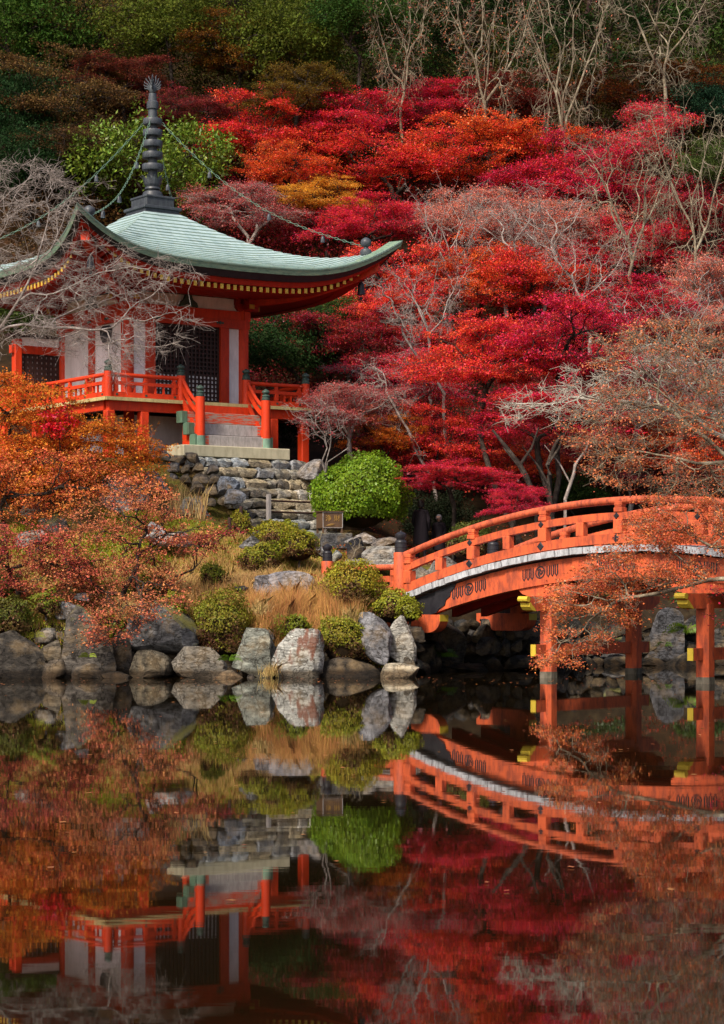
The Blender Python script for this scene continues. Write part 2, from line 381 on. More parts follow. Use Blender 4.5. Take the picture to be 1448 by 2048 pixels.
# walls: columns, panels, beams
WB = 2.12; ZL = 10.28
for a in (-2.06, 2.06):
    for b in (-2.06, 2.06):
        mb = MB(); mb.lathe(T(a, b, DK), [(.2, 0), (.2, 3.15), (.17, 3.3)], 16); mb.build('column', 'vermilion', hall, True)
for k in range(4):
    def wbox(name, mat, a0, a1, b0, b1, z0, z1, par=None):
        mb = MB(); tbox(mb, a0, a1, b0, b1, z0, z1); mb.v = [tuple(spin(Vector(v), k)) for v in mb.v]
        return mb.build(name, mat, par or hall)
    # horizontal beams
    wbox('sill_beam', 'vermilion', -1.9, 1.9, WB-.1, WB+.08, DK, DK+.14)
    wbox('lintel_beam', 'vermilion', -2.2, 2.2, WB-.12, WB+.135, ZL, ZL+.27)
    wbox('tie_beam', 'vermilion', -2.28, 2.28, WB-.1, WB+.09, ZL+.275, ZL+.55)
    wbox('frieze', 'plaster', -1.95, 1.95, WB-.12, WB+.02, ZL+.555, ZL+.93)
    wbox('purlin', 'vermilion_shade', -2.75, 2.75, WB+.12, WB+.34, ZL+.94, ZL+1.12)
    for a in (-1.15, -.02, 1.12):
        mb = MB(); p = T(a, WB+.15, ZL+.14)
        for q, rr in ((-.1, .035), (0, .055), (.1, .035)):
            mb.lathe((0, 0, 0), [(rr, -.012), (rr, .012)], 8)
            for j in range(len(mb.v)-16, len(mb.v)):
                v = mb.v[j]; mb.v[j] = tuple(p+Vector((v[0]+q, -v[2], v[1])))
        mb.v = [tuple(spin(Vector(v), k)) for v in mb.v]; mb.build('nail_cover', 'cap_green', hall)
    for a in (-2.06, 2.06):                             # bracket set above each column end
        mb = MB(); base = [(-.34, .12), (-.26, .02), (.26, .02), (.34, .12), (.34, .2), (-.34, .2)]
        mb.prism(base, lambda p: T(a+p[0], WB-.1, ZL+.55+p[1]), lambda p: T(a+p[0], WB+.12, ZL+.55+p[1]))
        for q in (-.28, 0, .28): tbox(mb, a+q-.08, a+q+.08, WB-.08, WB+.16, ZL+.752, ZL+.935)
        tbox(mb, a-.09, a+.09, WB+.125, WB+.5, ZL+.6, ZL+.75); tbox(mb, a-.11, a+.11, WB+.3, WB+.52, ZL+.752, ZL+.9)
        mb.v = [tuple(spin(Vector(v), k)) for v in mb.v]; mb.build('bracket', 'vermilion_shade', hall)
        mb = MB(); tbox(mb, a-.088, a+.088, WB+.502, WB+.53, ZL+.61, ZL+.74); mb.v = [tuple(spin(Vector(v), k)) for v in mb.v]; mb.build('bracket_end', 'yellow_end', hall)
    mb = MB()                                            # frog-leg strut in the frieze
    mb.prism([(-.34, 0), (-.30, .13), (-.16, .22), (-.1, .36), (.1, .36), (.16, .22), (.30, .13), (.34, 0), (.16, .03), (0, .1), (-.16, .03)],
             lambda p: T(p[0], WB+.025, ZL+.56+p[1]), lambda p: T(p[0], WB+.13, ZL+.56+p[1]))
    mb.v = [tuple(spin(Vector(v), k)) for v in mb.v]; mb.build('frieze_strut', 'cap_green', hall)
    if k in (0, 1):
        for sgn in (-1, 1):
            a0, a1 = sorted((sgn*1.17, sgn*1.48)); wbox('door_post', 'vermilion', a0, a1, WB-.1, WB+.1, DK+.145, ZL-.002)
            a0, a1 = sorted((sgn*1.482, sgn*1.9)); wbox('wall_panel', 'plaster', a0, a1, WB-.06, WB+.02, DK+.145, ZL-.002)
            # door leaf
            x0, x1 = sorted((0, sgn*1.168))
            leaf = wbox('door', 'dark_inner', x0+.002, x1-.002, WB-.09, WB-.05, DK+.145, ZL-.002)
            wbox('paper_panel', 'plaster', x0+.06, x1-.06, WB-.048, WB-.042, DK+.2, DK+.95, leaf)
            mb = MB(); z0, z1 = DK+.145, ZL-.004
            for i in range(9):
                a = x0+.035+i*(x1-x0-.07)/8; wd = .075 if i in (0, 8) else .045
                tbox(mb, a-wd/2, a+wd/2, WB-.04, WB+.015, z0, z1)
            for j in range(18):
                z = z0+.035+j*(z1-z0-.07)/17; wd = .07 if j in (0, 17, 7) else .045
                tbox(mb, x0+.004, x1-.004, WB-.037, WB+.008, z-wd/2, z+wd/2)
            mb.v = [tuple(spin(Vector(v), k)) for v in mb.v]; mb.build('lattice', 'dark_lattice', leaf)
    else:
        wbox('mid_post', 'vermilion', -.16, .16, WB-.1, WB+.1, DK+.145, ZL-.002)
        for a0, a1 in ((-1.9, -.162), (.162, 1.9)): wbox('wall_panel', 'plaster', a0, a1, WB-.06, WB+.02, DK+.145, ZL-.002)
        if k == 3:
            mb = MB(); mb.prism([(-.34, .02), (-.3, -.25), (-.16, -.42), (.16, -.42), (.3, -.25), (.34, .02), (.2, .1), (-.2, .1)],
                                lambda p: T(.95+p[0], WB+.03, 10.12+p[1]), lambda p: T(.95+p[0], WB+.12, 10.12+p[1]))
            mb.v = [tuple(spin(Vector(v), 3)) for v in mb.v]; o = mb.build('hanging_plaque', 'black_metal', hall, bevel=.02)
# side gallery with lattice, behind the left wall
ga = [-2.3, -3.75]
part('gallery_post', 'vermilion', a0=-3.85, a1=-3.6, b0=-2.2, b1=-1.95, z0=DK, z1=10.0, bevel=.02)
part('gallery_lintel', 'vermilion', a0=-3.95, a1=-2.28, b0=-2.17, b1=-1.98, z0=9.55, z1=9.8)
part('gallery_band', 'plaster', a0=-3.595, a1=-2.28, b0=-2.15, b1=-2.0, z0=9.805, z1=10.05)
part('gallery_cap', 'dark_lattice', a0=-4.05, a1=-2.28, b0=-2.25, b1=-1.9, z0=10.055, z1=10.16)
gp = part('gallery_panel', 'plaster', a0=-3.6, a1=-2.28, b0=-2.14, b1=-2.1, z0=DK+.02, z1=9.548)
mb = MB()
for i in range(9): tbox(mb, -3.59+i*.163-.045, -3.59+i*.163+.045, -2.098, -2.04, DK+.03, 9.545)
for j in range(11): z = DK+.08+j*.168; tbox(mb, -3.595, -2.285, -2.1+.003, -2.046, z-.05, z+.05)
mb.build('lattice', 'dark_lattice', gp)

# railings round the deck
def giboshi(mb, p, s=1.0):
    mb.lathe(p, [(.115*s, 0), (.12*s, .015), (.12*s, .06*s), (.105*s, .065*s), (.105*s, .11*s), (.12*s, .12*s), (.10*s, .15*s), (.07*s, .165*s), (.085*s, .19*s), (.115*s, .225*s), (.108*s, .265*s), (.06*s, .295*s), (.012*s, .325*s)], 14)
def newel(a, b, z0, z1, r=.135):
    mb = MB(); mb.lathe(T(a, b, z0), [(r, 0), (r*.97, z1-z0)], 14); o = mb.build('newel_post', 'vermilion', hall, True)
    mb = MB(); giboshi(mb, T(a, b, z1), 1.08); c = mb.build('newel_cap', 'cap_green', o, True)
    return o
RB = 3.5; A0, A1 = -1.02, 1.30
for a, b in [(-RB, RB), (RB, RB), (A0, RB), (A1, RB), (-RB, -RB), (RB, -RB)]: newel(a, b, DK, DK+.76)
def rail_run(p, q):
    p = Vector(p); q = Vector(q); d = q-p; L = d.length; ang = math.atan2(d.y, d.x); M = Matrix.Rotation(ang, 3, 'Z'); mid = (p+q)/2
    MB().tube([p+Vector((0, 0, .67)), q+Vector((0, 0, .67))], .064, 10).build('hand_rail', 'vermilion', hall, True)
    MB().box(mid+Vector((0, 0, .43)), (L, .10, .10), M).build('mid_rail', 'vermilion', hall)
    MB().box(mid+Vector((0, 0, .09)), (L, .13, .15), M).build('base_rail', 'vermilion', hall)
    n = max(1, round(L/1.15))
    for i in range(n+1):
        c = p+d*((i*(L-.3)/n+.15)/L) if L > .5 else mid
        mb = MB(); mb.box(c+Vector((0, 0, .28)), (.13, .11, .215), M); mb.box(c+Vector((0, 0, .50)), (.135, .1, .05), M); mb.box(c+Vector((0, 0, .575)), (.10, .085, .095), M)
        mb.build('rail_post', 'vermilion', hall, bevel=.008)
        mb = MB(); mb.box(c+Vector((0, 0, .09))+M@Vector((0, -.072, 0)), (.07, .012, .06), M); mb.build('nail_cover', 'cap_green', hall)
    for i in range(n):
        for t in (.36, .64):
            c = p+d*(((i+t)*(L-.3)/n+.15)/L); MB().box(c+Vector((0, 0, .277)), (.055, .05, .22), M).build('rail_strut', 'vermilion', hall)
Z = DK
rail_run(T(-RB+.1, RB, Z), T(A0-.1, RB, Z)); rail_run(T(A1+.1, RB, Z), T(RB-.1, RB, Z))
rail_run(T(-RB, -RB+.1, Z), T(-RB, RB-.1, Z)); rail_run(T(RB, RB-.1, Z), T(RB, -RB+.1, Z))
# wooden stair
SB = 4.62; ZS = 6.37
for i, (b, z) in enumerate([(3.80, 7.42), (4.08, 7.06), (4.36, 6.70)]):
    zl = (7.42, 7.06, 6.70)[i]; b1 = b+.3
    part('stair_tread', 'vermilion_worn' if i == 0 else 'grey_wood', a0=-1.32+.06*i, a1=1.62-.06*i, b0=b, b1=b1, z0=zl-.33, z1=zl, bevel=.012)
    for s, aa in ((-1, -1.32+.06*i), (1, 1.62-.06*i)):
        mb = MB(); tbox(mb, aa-.03 if s < 0 else aa-.17, aa+.17 if s < 0 else aa+.03, b-.02, b1+.012, zl-.345, zl+.012); mb.build('tread_end', 'copper_green_end', hall, bevel=.01)
    for x0, x1 in ((-1.15+.06*i, -.75), (1.15, 1.43-.06*i)):
        mb = MB(); tbox(mb, x0, x1, b1+.001, b1+.006, zl-.30, zl-.02); mb.build('paint_remnant', 'vermilion_worn', hall)
part('stair_riser', 'vermilion', a0=A0, a1=A1, b0=3.56, b1=3.7, z0=7.1, z1=DK-.105)
part('stair_side', 'vermilion', a0=-1.12, a1=-1.0, b0=3.75, b1=4.3, z0=6.1, z1=7.05)
for a in (A0, A1):
    o = newel(a, SB, ZS, 7.83, .145)
    mb = MB(); mb.lathe(T(a, SB, ZS+.002), [(.156, 0), (.156, .3)], 14); mb.build('newel_shoe', 'verdigris', o, True)
    for dz, rr, nm in ((.66, .055, 'hand_rail'), (.40, .05, 'mid_rail'), (.05, .08, 'base_rail')):
        pts = []
        for i in range(9):
            t = i/8; sag = -.10*math.sin(math.pi*t)
            pts.append(T(a, RB+.1+(SB-RB-.18)*t, DK+dz-(DK+dz-(7.62 if dz > .6 else 7.36 if dz > .3 else 6.75))*t+sag))
        if nm == 'hand_rail': MB().tube(pts, rr, 8).build(nm, 'vermilion', hall, True)
        else:
            mb = MB(); mb.sweep([[q+Vector((x, 0, z)) for x, z in ((-.05, -rr), (.05, -rr), (.05, rr), (-.05, rr))] for q in pts]); mb.build(nm, 'vermilion', hall)
# eaves and roof
def bE(q): return 5.30+.38*abs(q)**4
def zE(q): return 1.15*abs(q)**4.2+.06*abs(q)
def roof(q, t, k=0, up=0.0):
    b = .58+t*(bE(q)-.58); z = 11.74+2.26*(1-t)**1.62+zE(q)*t**3.1+up
    return spin(T(q*b, b, z), k)
def eave(q, db, dz, k):                                # point db inside and dz below the eave edge
    b = bE(q)-db; return spin(T(q*b, b, 11.74+zE(q)+dz), k)
roof_o = MB()
for k in range(4):
    g = [[roof(q, t, k, -.02) for q in np.linspace(-1, 1, 25)] for t in np.linspace(0, 1, 17)]
    vs = [p for r in g for p in r]; roof_o.add(vs, [(i*25+j, i*25+j+1, (i+1)*25+j+1, (i+1)*25+j) for i in range(16) for j in range(24)])
roof_o = roof_o.build('roof', 'copper_roof', hall, True)
QS = np.linspace(-1, 1, 33)
for k in range(4):
    for nm, mat, (d0, z0, d1, z1) in (('eave_edge', 'copper_edge', (0, .012, .045, -.17)), ('eave_band', 'black_metal', (.07, -.172, .19, -.36)), ('eave_board', 'vermilion_shade', (.27, -.362, .34, -.52))):
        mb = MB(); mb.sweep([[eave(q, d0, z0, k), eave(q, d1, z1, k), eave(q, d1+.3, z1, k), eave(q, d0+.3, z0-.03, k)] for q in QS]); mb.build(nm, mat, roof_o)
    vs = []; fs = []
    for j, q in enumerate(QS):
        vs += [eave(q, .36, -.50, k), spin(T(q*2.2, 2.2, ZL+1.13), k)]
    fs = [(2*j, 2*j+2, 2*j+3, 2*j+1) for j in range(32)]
    o = MB().add(vs, fs).build('soffit', 'vermilion_shade', roof_o)
def soff(a, b):
    be = 4.95; q = max(-1, min(1, a/be)); ze = 11.74+zE(q)-.53
    t = (b-2.2)/(be-2.2); return ZL+1.10+(ze-ZL-1.10)*t
for k in (0, 3):
    for i in range(41):
        a = -4.6+i*.23; b0 = max(2.25, abs(a)+.1); b1 = 4.93 + .2*abs(a/4.6)**4
        if b1-b0 < .12: continue
        mb = MB(); secs = []
        for b in (b0, b1):
            zz = soff(a, b)-.02 - (.0 if b == b0 else 0)
            secs.append([spin(T(a+x, b, zz+z), k) for x, z in ((-.05, -.14), (.05, -.14), (.05, 0), (-.05, 0))])
        mb.sweep(secs); ro = mb.build('rafter', 'vermilion_shade', hall)
        mb = MB(); zz = soff(a, b1)-.02
        mb.sweep([[spin(T(a+x, b, zz+z), k) for x, z in ((-.052, -.142), (.052, -.142), (.052, .002), (-.052, .002))] for b in (b1+.001, b1+.02)]); mb.build('rafter_end', 'yellow_end', ro)
for k in range(4):
    def H(b, z): return spin(T(b, b, z), k)
    mb = MB(); secs = []
    for t in np.linspace(0, 1, 7):
        b = 2.2+t*2.95; z = ZL+1.0+(12.28-ZL-1.0)*t**2.0
        w_ = .09; secs.append([spin(T(b+dx, b+dy, z+dz), k) for dx, dy, dz in ((w_, -w_, 0), (-w_, w_, 0), (-w_, w_, -.26), (w_, -w_, -.26))])
    mb.sweep(secs); mb.build('hip_rafter', 'vermilion', hall)
    mb = MB(); c = spin(T(4.75, 4.75, 11.72), k)      # wind bell under the corner
    mb.lathe(c, [(.13, -.42), (.125, -.38), (.10, -.2), (.095, -.1), (.06, -.04), (.015, .0), (.012, .2)], 10); bo = mb.build('wind_bell', 'black_metal', hall, True)
    mb = MB(); mb.box(c+Vector((0, 0, -.47)), (.015, .015, .12)); mb.box(c+Vector((0, 0, -.55)), (.10, .01, .09)); mb.build('clapper', 'black_metal', bo)
    mb = MB(); t = (4.86-.58)/(5.68-.58); p = roof(1, t, k, 0)
    mb.lathe(p, [(.17, -.03), (.20, .05), (.17, .14), (.08, .19), (.07, .22), (.15, .28), (.175, .36), (.15, .45), (.07, .51), (.01, .53)], 14); mb.build('corner_jewel', 'bronze', roof_o, True)
# copper plates in lapped courses
NC = 24
def plate(mb, q0, q1, t0, t1, k, lift):
    n = 2; qs = np.linspace(q0+.0008, q1-.0008, n+1); vs = []
    for q in qs: vs += [roof(q, t0, k, .004), roof(q, t1, k, .030+lift), roof(q, min(1.0, t1+.004), k, .001)]
    mb.add(vs, [f for i in range(n) for f in ((3*i, 3*i+3, 3*i+4, 3*i+1), (3*i+1, 3*i+4, 3*i+5, 3*i+2))])
def lip(o):                                            # the lapped edge is oxidised darker than the plate
    o.data.materials.append(MATS['copper_lap']); n = len(o.data.polygons)
    o.data.polygons.foreach_set('material_index', np.arange(n, dtype=np.int32) % 2); return o
count = 0
for k in range(4):
    rest = MB()
    for c in range(NC):
        t0, t1 = (c/NC)**.97, ((c+1)/NC)**.97; bm_ = .58+t1*4.75; n = max(2, round(2*bm_/.50)); off = (c*.37) % 1
        edges = [-1]+[-1+2*(i+off)/n for i in range(0 if off > .15 else 1, n) if -1+2*(i+off)/n > -.98 and -1+2*(i+off)/n < .99]+[1]
        for i in range(len(edges)-1):
            lift = random.uniform(0, .008)
            if k == 0 and count < 300 and c >= 3:
                mb = MB(); plate(mb, edges[i], edges[i+1], t0, t1, k, lift); lip(mb.build('roof_plate', 'copper_roof', roof_o)); count += 1
            else: plate(rest, edges[i], edges[i+1], t0, t1, k, lift)
    o = lip(rest.build('roof_plates', 'copper_roof', roof_o)); o['kind'] = 'stuff'
# spire
zf = 13.93; sp = MB()
tbox(sp, -.66, .66, -.66, .66, zf-.06, zf+.06); tbox(sp, -.62, .62, -.62, .62, zf+.06, zf+.16); tbox(sp, -.68, .68, -.68, .68, zf+.16, zf+.25); tbox(sp, -.50, .50, -.50, .50, zf+.25, zf+.56); tbox(sp, -.53, .53, -.53, .53, zf+.53, zf+.60)
spire = sp.build('spire_base', 'bronze', hall, bevel=.015)
def zpix(y): return CZ+(1180-y)/FPX*68.3
mb = MB(); mb.lathe(T(0, 0, zpix(398)), [(.34, 0), (.34, .08), (.30, .2), (.2, .26), (.26, .30), (.24, .36), (.16, .4)], 18); mb.build('spire_bowl', 'bronze', spire, True)
mb = MB(); mb.lathe(T(0, 0, zpix(378)), [(.15, 0), (.14, zpix(200)-zpix(378)), (.12, zpix(187)-zpix(378))], 14); mb.build('spire_shaft', 'bronze', spire, True)
for i in range(10):                                     # lotus petals
    a = 2*math.pi*i/10; d = Vector((math.cos(a), math.sin(a), 0)); e = Vector((-d.y, d.x, 0)); c = T(0, 0, zpix(376)); mb = MB()
    prof = [(.17, 0, .05), (.24, .10, .10), (.27, .22, .105), (.31, .31, .07), (.39, .37, .015)]
    vs = []
    for r_, z_, w_ in prof: vs += [c+d*r_+e*w_+Vector((0, 0, z_)), c+d*(r_+.025)+Vector((0, 0, z_)), c+d*r_-e*w_+Vector((0, 0, z_))]
    mb.add(vs, [f for j in range(4) for f in ((3*j, 3*j+1, 3*j+4, 3*j+3), (3*j+1, 3*j+2, 3*j+5, 3*j+4))]); mb.build('lotus_petal', 'bronze', spire)
for y, wd in ((335, 43), (311, 41), (288, 40), (266, 39), (244, 38)):
    r_ = wd/63/2; mb = MB(); mb.lathe(T(0, 0, zpix(y)), [(r_*.75, -.10), (r_*.97, -.095), (r_, -.08), (r_, .07), (r_*.96, .095), (r_*.5, .10)], 20); mb.build('spire_ring', 'bronze', spire, True)
mb = MB(); mb.lathe(T(0, 0, zpix(211)), [(.13, -.15), (.185, -.11), (.19, 0), (.185, .1), (.13, .15)], 16); mb.build('spire_knob', 'bronze', spire, True)
mb = MB(); mb.lathe(T(0, 0, zpix(178)), [(.03, -.14), (.10, -.11), (.13, 0), (.10, .1), (.03, .15)], 12); jewel = mb.build('spire_jewel', 'bronze', spire, True)
for j, rot in enumerate((0, 90)):
    for i in range(11):                                 # flames rising round the jewel
        ph = R(-100+20*i); L = .22+.14*(1-abs(i-5)/5)**1.2; c0 = T(0, 0, zpix(178))
        dx = math.sin(ph); dz = math.cos(ph); dirv = Vector((dx*math.cos(R(rot)-TH), dx*math.sin(R(rot)-TH), dz)); side = Vector((dz*math.cos(R(rot)-TH), dz*math.sin(R(rot)-TH), -dx))
        pts = [c0+dirv*.1, c0+dirv*(.1+L*.4)+side*.02+Vector((0, 0, .03)), c0+dirv*(.1+L*.7)-side*.015+Vector((0, 0, .07)), c0+dirv*(.06+L)*.93+Vector((0, 0, .10))]
        MB().tube(pts, [.028, .026, .017, .005], 5).build('flame', 'bronze', jewel)
# chains to the corner jewels with little bells
top = T(0, 0, zpix(226))
def chain_bell(p, parent):
    mb = MB(); mb.lathe(p, [(.07, -.25), (.065, -.20), (.055, -.1), (.03, -.06), (.01, -.05), (.008, .0)], 8); return mb.build('chain_bell', 'bronze', parent, True)
for k in range(4):
    t = (4.86-.58)/(5.68-.58); q = roof(1, t, k, .22); L = (q-top).length; n = int(L/.15); mb = MB()
    for i in range(n):
        def P(s): return top+(q-top)*s+Vector((0, 0, -.95*math.sin(math.pi*s)**1.0*(1-.25*s)))
        a, b2 = P(i/n), P((i+1.2)/n); d = (b2-a).normalized(); e = d.cross(Vector((0, 0, 1))).normalized(); f = d.cross(e); e = e if i % 2 else f
        l = (b2-a).length; mid = (a+b2)/2
        mb.tube([mid+d*l*.5*math.cos(x)+e*.030*math.sin(x) for x in np.linspace(0, 2*math.pi, 9)], .0075, 4)
    ch = mb.build('spire_chain', 'verdigris', hall)
    for s in (.27, .55, .80): chain_bell(P(s), ch)

# stone slab under the stair
slab = MB(); slab.box((0, 0, 0), (3.75, 1.0, .34)); slab = slab.build('stone_slab', 'slab_stone', None, bevel=.02)
def TW_(a, b, z):
    c, s = math.cos(TH), math.sin(TH); return Vector((TC[0]+a*c+b*s, TC[1]+a*s-b*c, z))
slab.location = TW_(.11, 4.42, 6.2); slab.rotation_euler = (0, 0, TH)
tag(slab, 'long pale dressed stone slab at the foot of the wooden temple stair', 'stone slab')

# ------------------------------------------------------------------ bridge
BN = (.98, 54.2)
bridge = empty('arched_bridge', (BN[0], BN[1], 0), 'orange painted arched wooden bridge on square piers crossing the pond', 'bridge', rz=R(-45))
def zb(s): return 3.27-.02246*(s-7.4)**2
def bar(mb, s0, s1, w0, w1, lo, hi, n=14):
    mb.sweep([[Vector((s, w0, zb(s)+lo)), Vector((s, w1, zb(s)+lo)), Vector((s, w1, zb(s)+hi)), Vector((s, w0, zb(s)+hi))] for s in np.linspace(s0, s1, n)]); return mb
BW = 3.5; SE = 14.6
POSTS = [2.45, 4.72, 6.98, 9.25, 11.5, 13.4]
def cap_black(mb, p, s=1.0):
    mb.lathe(p, [(.155*s, 0), (.155*s, .12*s), (.162*s, .125*s), (.162*s, .145*s), (.152*s, .15*s), (.150*s, .23*s), (.158*s, .235*s), (.158*s, .255*s), (.145*s, .26*s), (.13*s, .30*s), (.105*s, .315*s), (.12*s, .345*s), (.15*s, .40*s), (.145*s, .455*s), (.09*s, .50*s), (.02*s, .525*s), (.008*s, .55*s)], 18)
def bridge_newel(parent, p, z0, z1, s=1.0, rot=0):
    mb = MB(); w_ = .17*s; mb.lathe((p[0], p[1], z0), [(w_*1.12, 0), (w_*1.12, z1-z0-.02), (w_*1.05, z1-z0)], 12); o = mb.build('newel_post', 'bridge_paint', parent, True)
    mb = MB(); cap_black(mb, (p[0], p[1], z1), s); mb.build('newel_cap', 'black_metal', o, True); return o
for side, w0 in ((0, 0.0), (1, BW)):
    out = -1 if side == 0 else 1
    bar(MB(), .2, SE-.2, w0-.09, w0+.09, -.11, .11, 24).build('base_rail', 'bridge_paint', bridge)
    bar(MB(), .2, SE-.2, w0-.075, w0+.075, .43, .60, 24).build('mid_rail', 'bridge_paint', bridge)
    MB().tube([(s, w0, zb(s)+.87) for s in np.linspace(.12, SE-.1, 28)], .088, 12).build('hand_rail', 'bridge_rail_paint', bridge, True)
    bridge_newel(bridge, (0, w0), 1.6, 3.03); bridge_newel(bridge, (SE+.1, w0), 1.6, 3.03)
    for s in [.30]+POSTS+[SE-.25]:
        z = zb(s); mb = MB(); mb.box((s, w0, z+.27), (.25, .22, .318)); mb.build('rail_post', 'bridge_paint', bridge, bevel=.012)
        mb = MB(); mb.box((s, w0, z+.655), (.24, .2, .105)); mb.box((s, w0, z+.735), (.20, .17, .05)); mb.box((s, w0, z+.80), (.225, .19, .09)); mb.build('rail_block', 'bridge_paint', bridge, bevel=.01)
        if s > .5 and s < SE-.5:
            for dz, ww, sz in ((.515, .077, .085), (0, .092, .11)):
                mb = MB(); mb.prism([(0, -sz), (sz, 0), (0, sz), (-sz, 0)], lambda p: Vector((s+p[0]-.05, w0+out*ww, z+dz+p[1]+p[0]*.2*0)), lambda p: Vector((s+p[0]*.8-.05, w0+out*(ww+.018), z+dz+p[1]*.8)))
                o = mb.build('diamond_nail_cover', 'black_metal', bridge)
    allp = [.30]+POSTS
    for i in range(len(allp)-1):
        s = (allp[i]+allp[i+1])/2; MB().box((s, w0, zb(s)+.27), (.22, .19, .318)).build('short_post', 'bridge_paint', bridge, bevel=.012)
    bar(MB(), .75, SE-.7, w0-.06+(.0 if side == 0 else -.12), w0+.18-(.0 if side == 0 else .12), -.90, -.365, 24).build('edge_beam', 'bridge_paint', bridge)
    # black copper sheath with scalloped edge at the beam end
    mb = MB(); poly = [(.35, -.36), (1.95, -.36), (1.90, -.46), (1.78, -.52), (1.76, -.62), (1.62, -.68), (1.58, -.80), (1.40, -.84), (1.30, -.91), (.35, -.91)]
    yy = (w0-.063, w0-.085) if side == 0 else (w0+.063, w0+.085)
    mb.prism(poly, lambda p: Vector((p[0], yy[0], zb(p[0])+p[1])), lambda p: Vector((p[0], yy[1], zb(p[0])+p[1]))); mb.build('beam_sheath', 'black_metal', bridge)
for w_ in (1.2, 2.3): bar(MB(), .75, SE-.7, w_-.12, w_+.12, -.88, -.365, 20).build('inner_beam', 'vermilion_shade', bridge)
s = .28; i = 0
while s < SE-.3:                                        # deck planks, their weathered ends show below the rail
    wd = .205+random.uniform(-.012, .012); m = s+wd/2; z = zb(m); sl = math.atan(-.04492*(m-7.4)); e = random.uniform(-.025, .025)
    M = Matrix.Rotation(-sl, 3, 'Y'); mb = MB(); mb.box((m, BW/2+e, z-.235+random.uniform(-.012, .012)), (wd-.008, BW+.46, .15), M)
    mb.build('deck_plank', 'plank_end', bridge); s += wd; i += 1
# crest of hooks and a swirl painted on the beam under every post
def crest(s0):
    mb = MB(); y = -.0635
    def strip(pts, wd):
        pts = [Vector((p[0], 0, p[1])) for p in pts]; L = []; Rr = []
        for i, p in enumerate(pts):
            d = (pts[min(i+1, len(pts)-1)]-pts[max(0, i-1)]).normalized(); nn = Vector((-d.z, 0, d.x)); L.append(p+nn*wd/2); Rr.append(p-nn*wd/2)
        vs = []
        for a, b in zip(L, Rr):
            for yy in (y, y-.006):
                for q in (a, b): vs.append(Vector((s0+q.x, yy, zb(s0+q.x)-.60+q.z)))
        fs = []
        for i in range(len(pts)-1):
            o = 4*i; fs += [(o+2, o+3, o+7, o+6), (o, o+4, o+5, o+1), (o, o+2, o+6, o+4), (o+1, o+5, o+7, o+3)]
        mb.add(vs, fs)
    for c in (-.50, -.375, -.25, .25, .375, .50):
        strip([(c-.035, .13), (c-.035, -.08), (c, -.135), (c+.035, -.08), (c+.035, .13)], .033)
    strip([(.135*math.cos(t), .135*math.sin(t)) for t in np.linspace(0, 2*math.pi, 21)], .030)
    for k in range(3):
        strip([((.02+.075*u)*math.cos(u*2.6+k*2.094), (.02+.075*u)*math.sin(u*2.6+k*2.094)) for u in np.linspace(0, 1, 8)], .036)
    return mb
for s in POSTS: crest(s-.08).build('crest', 'black_metal', bridge)
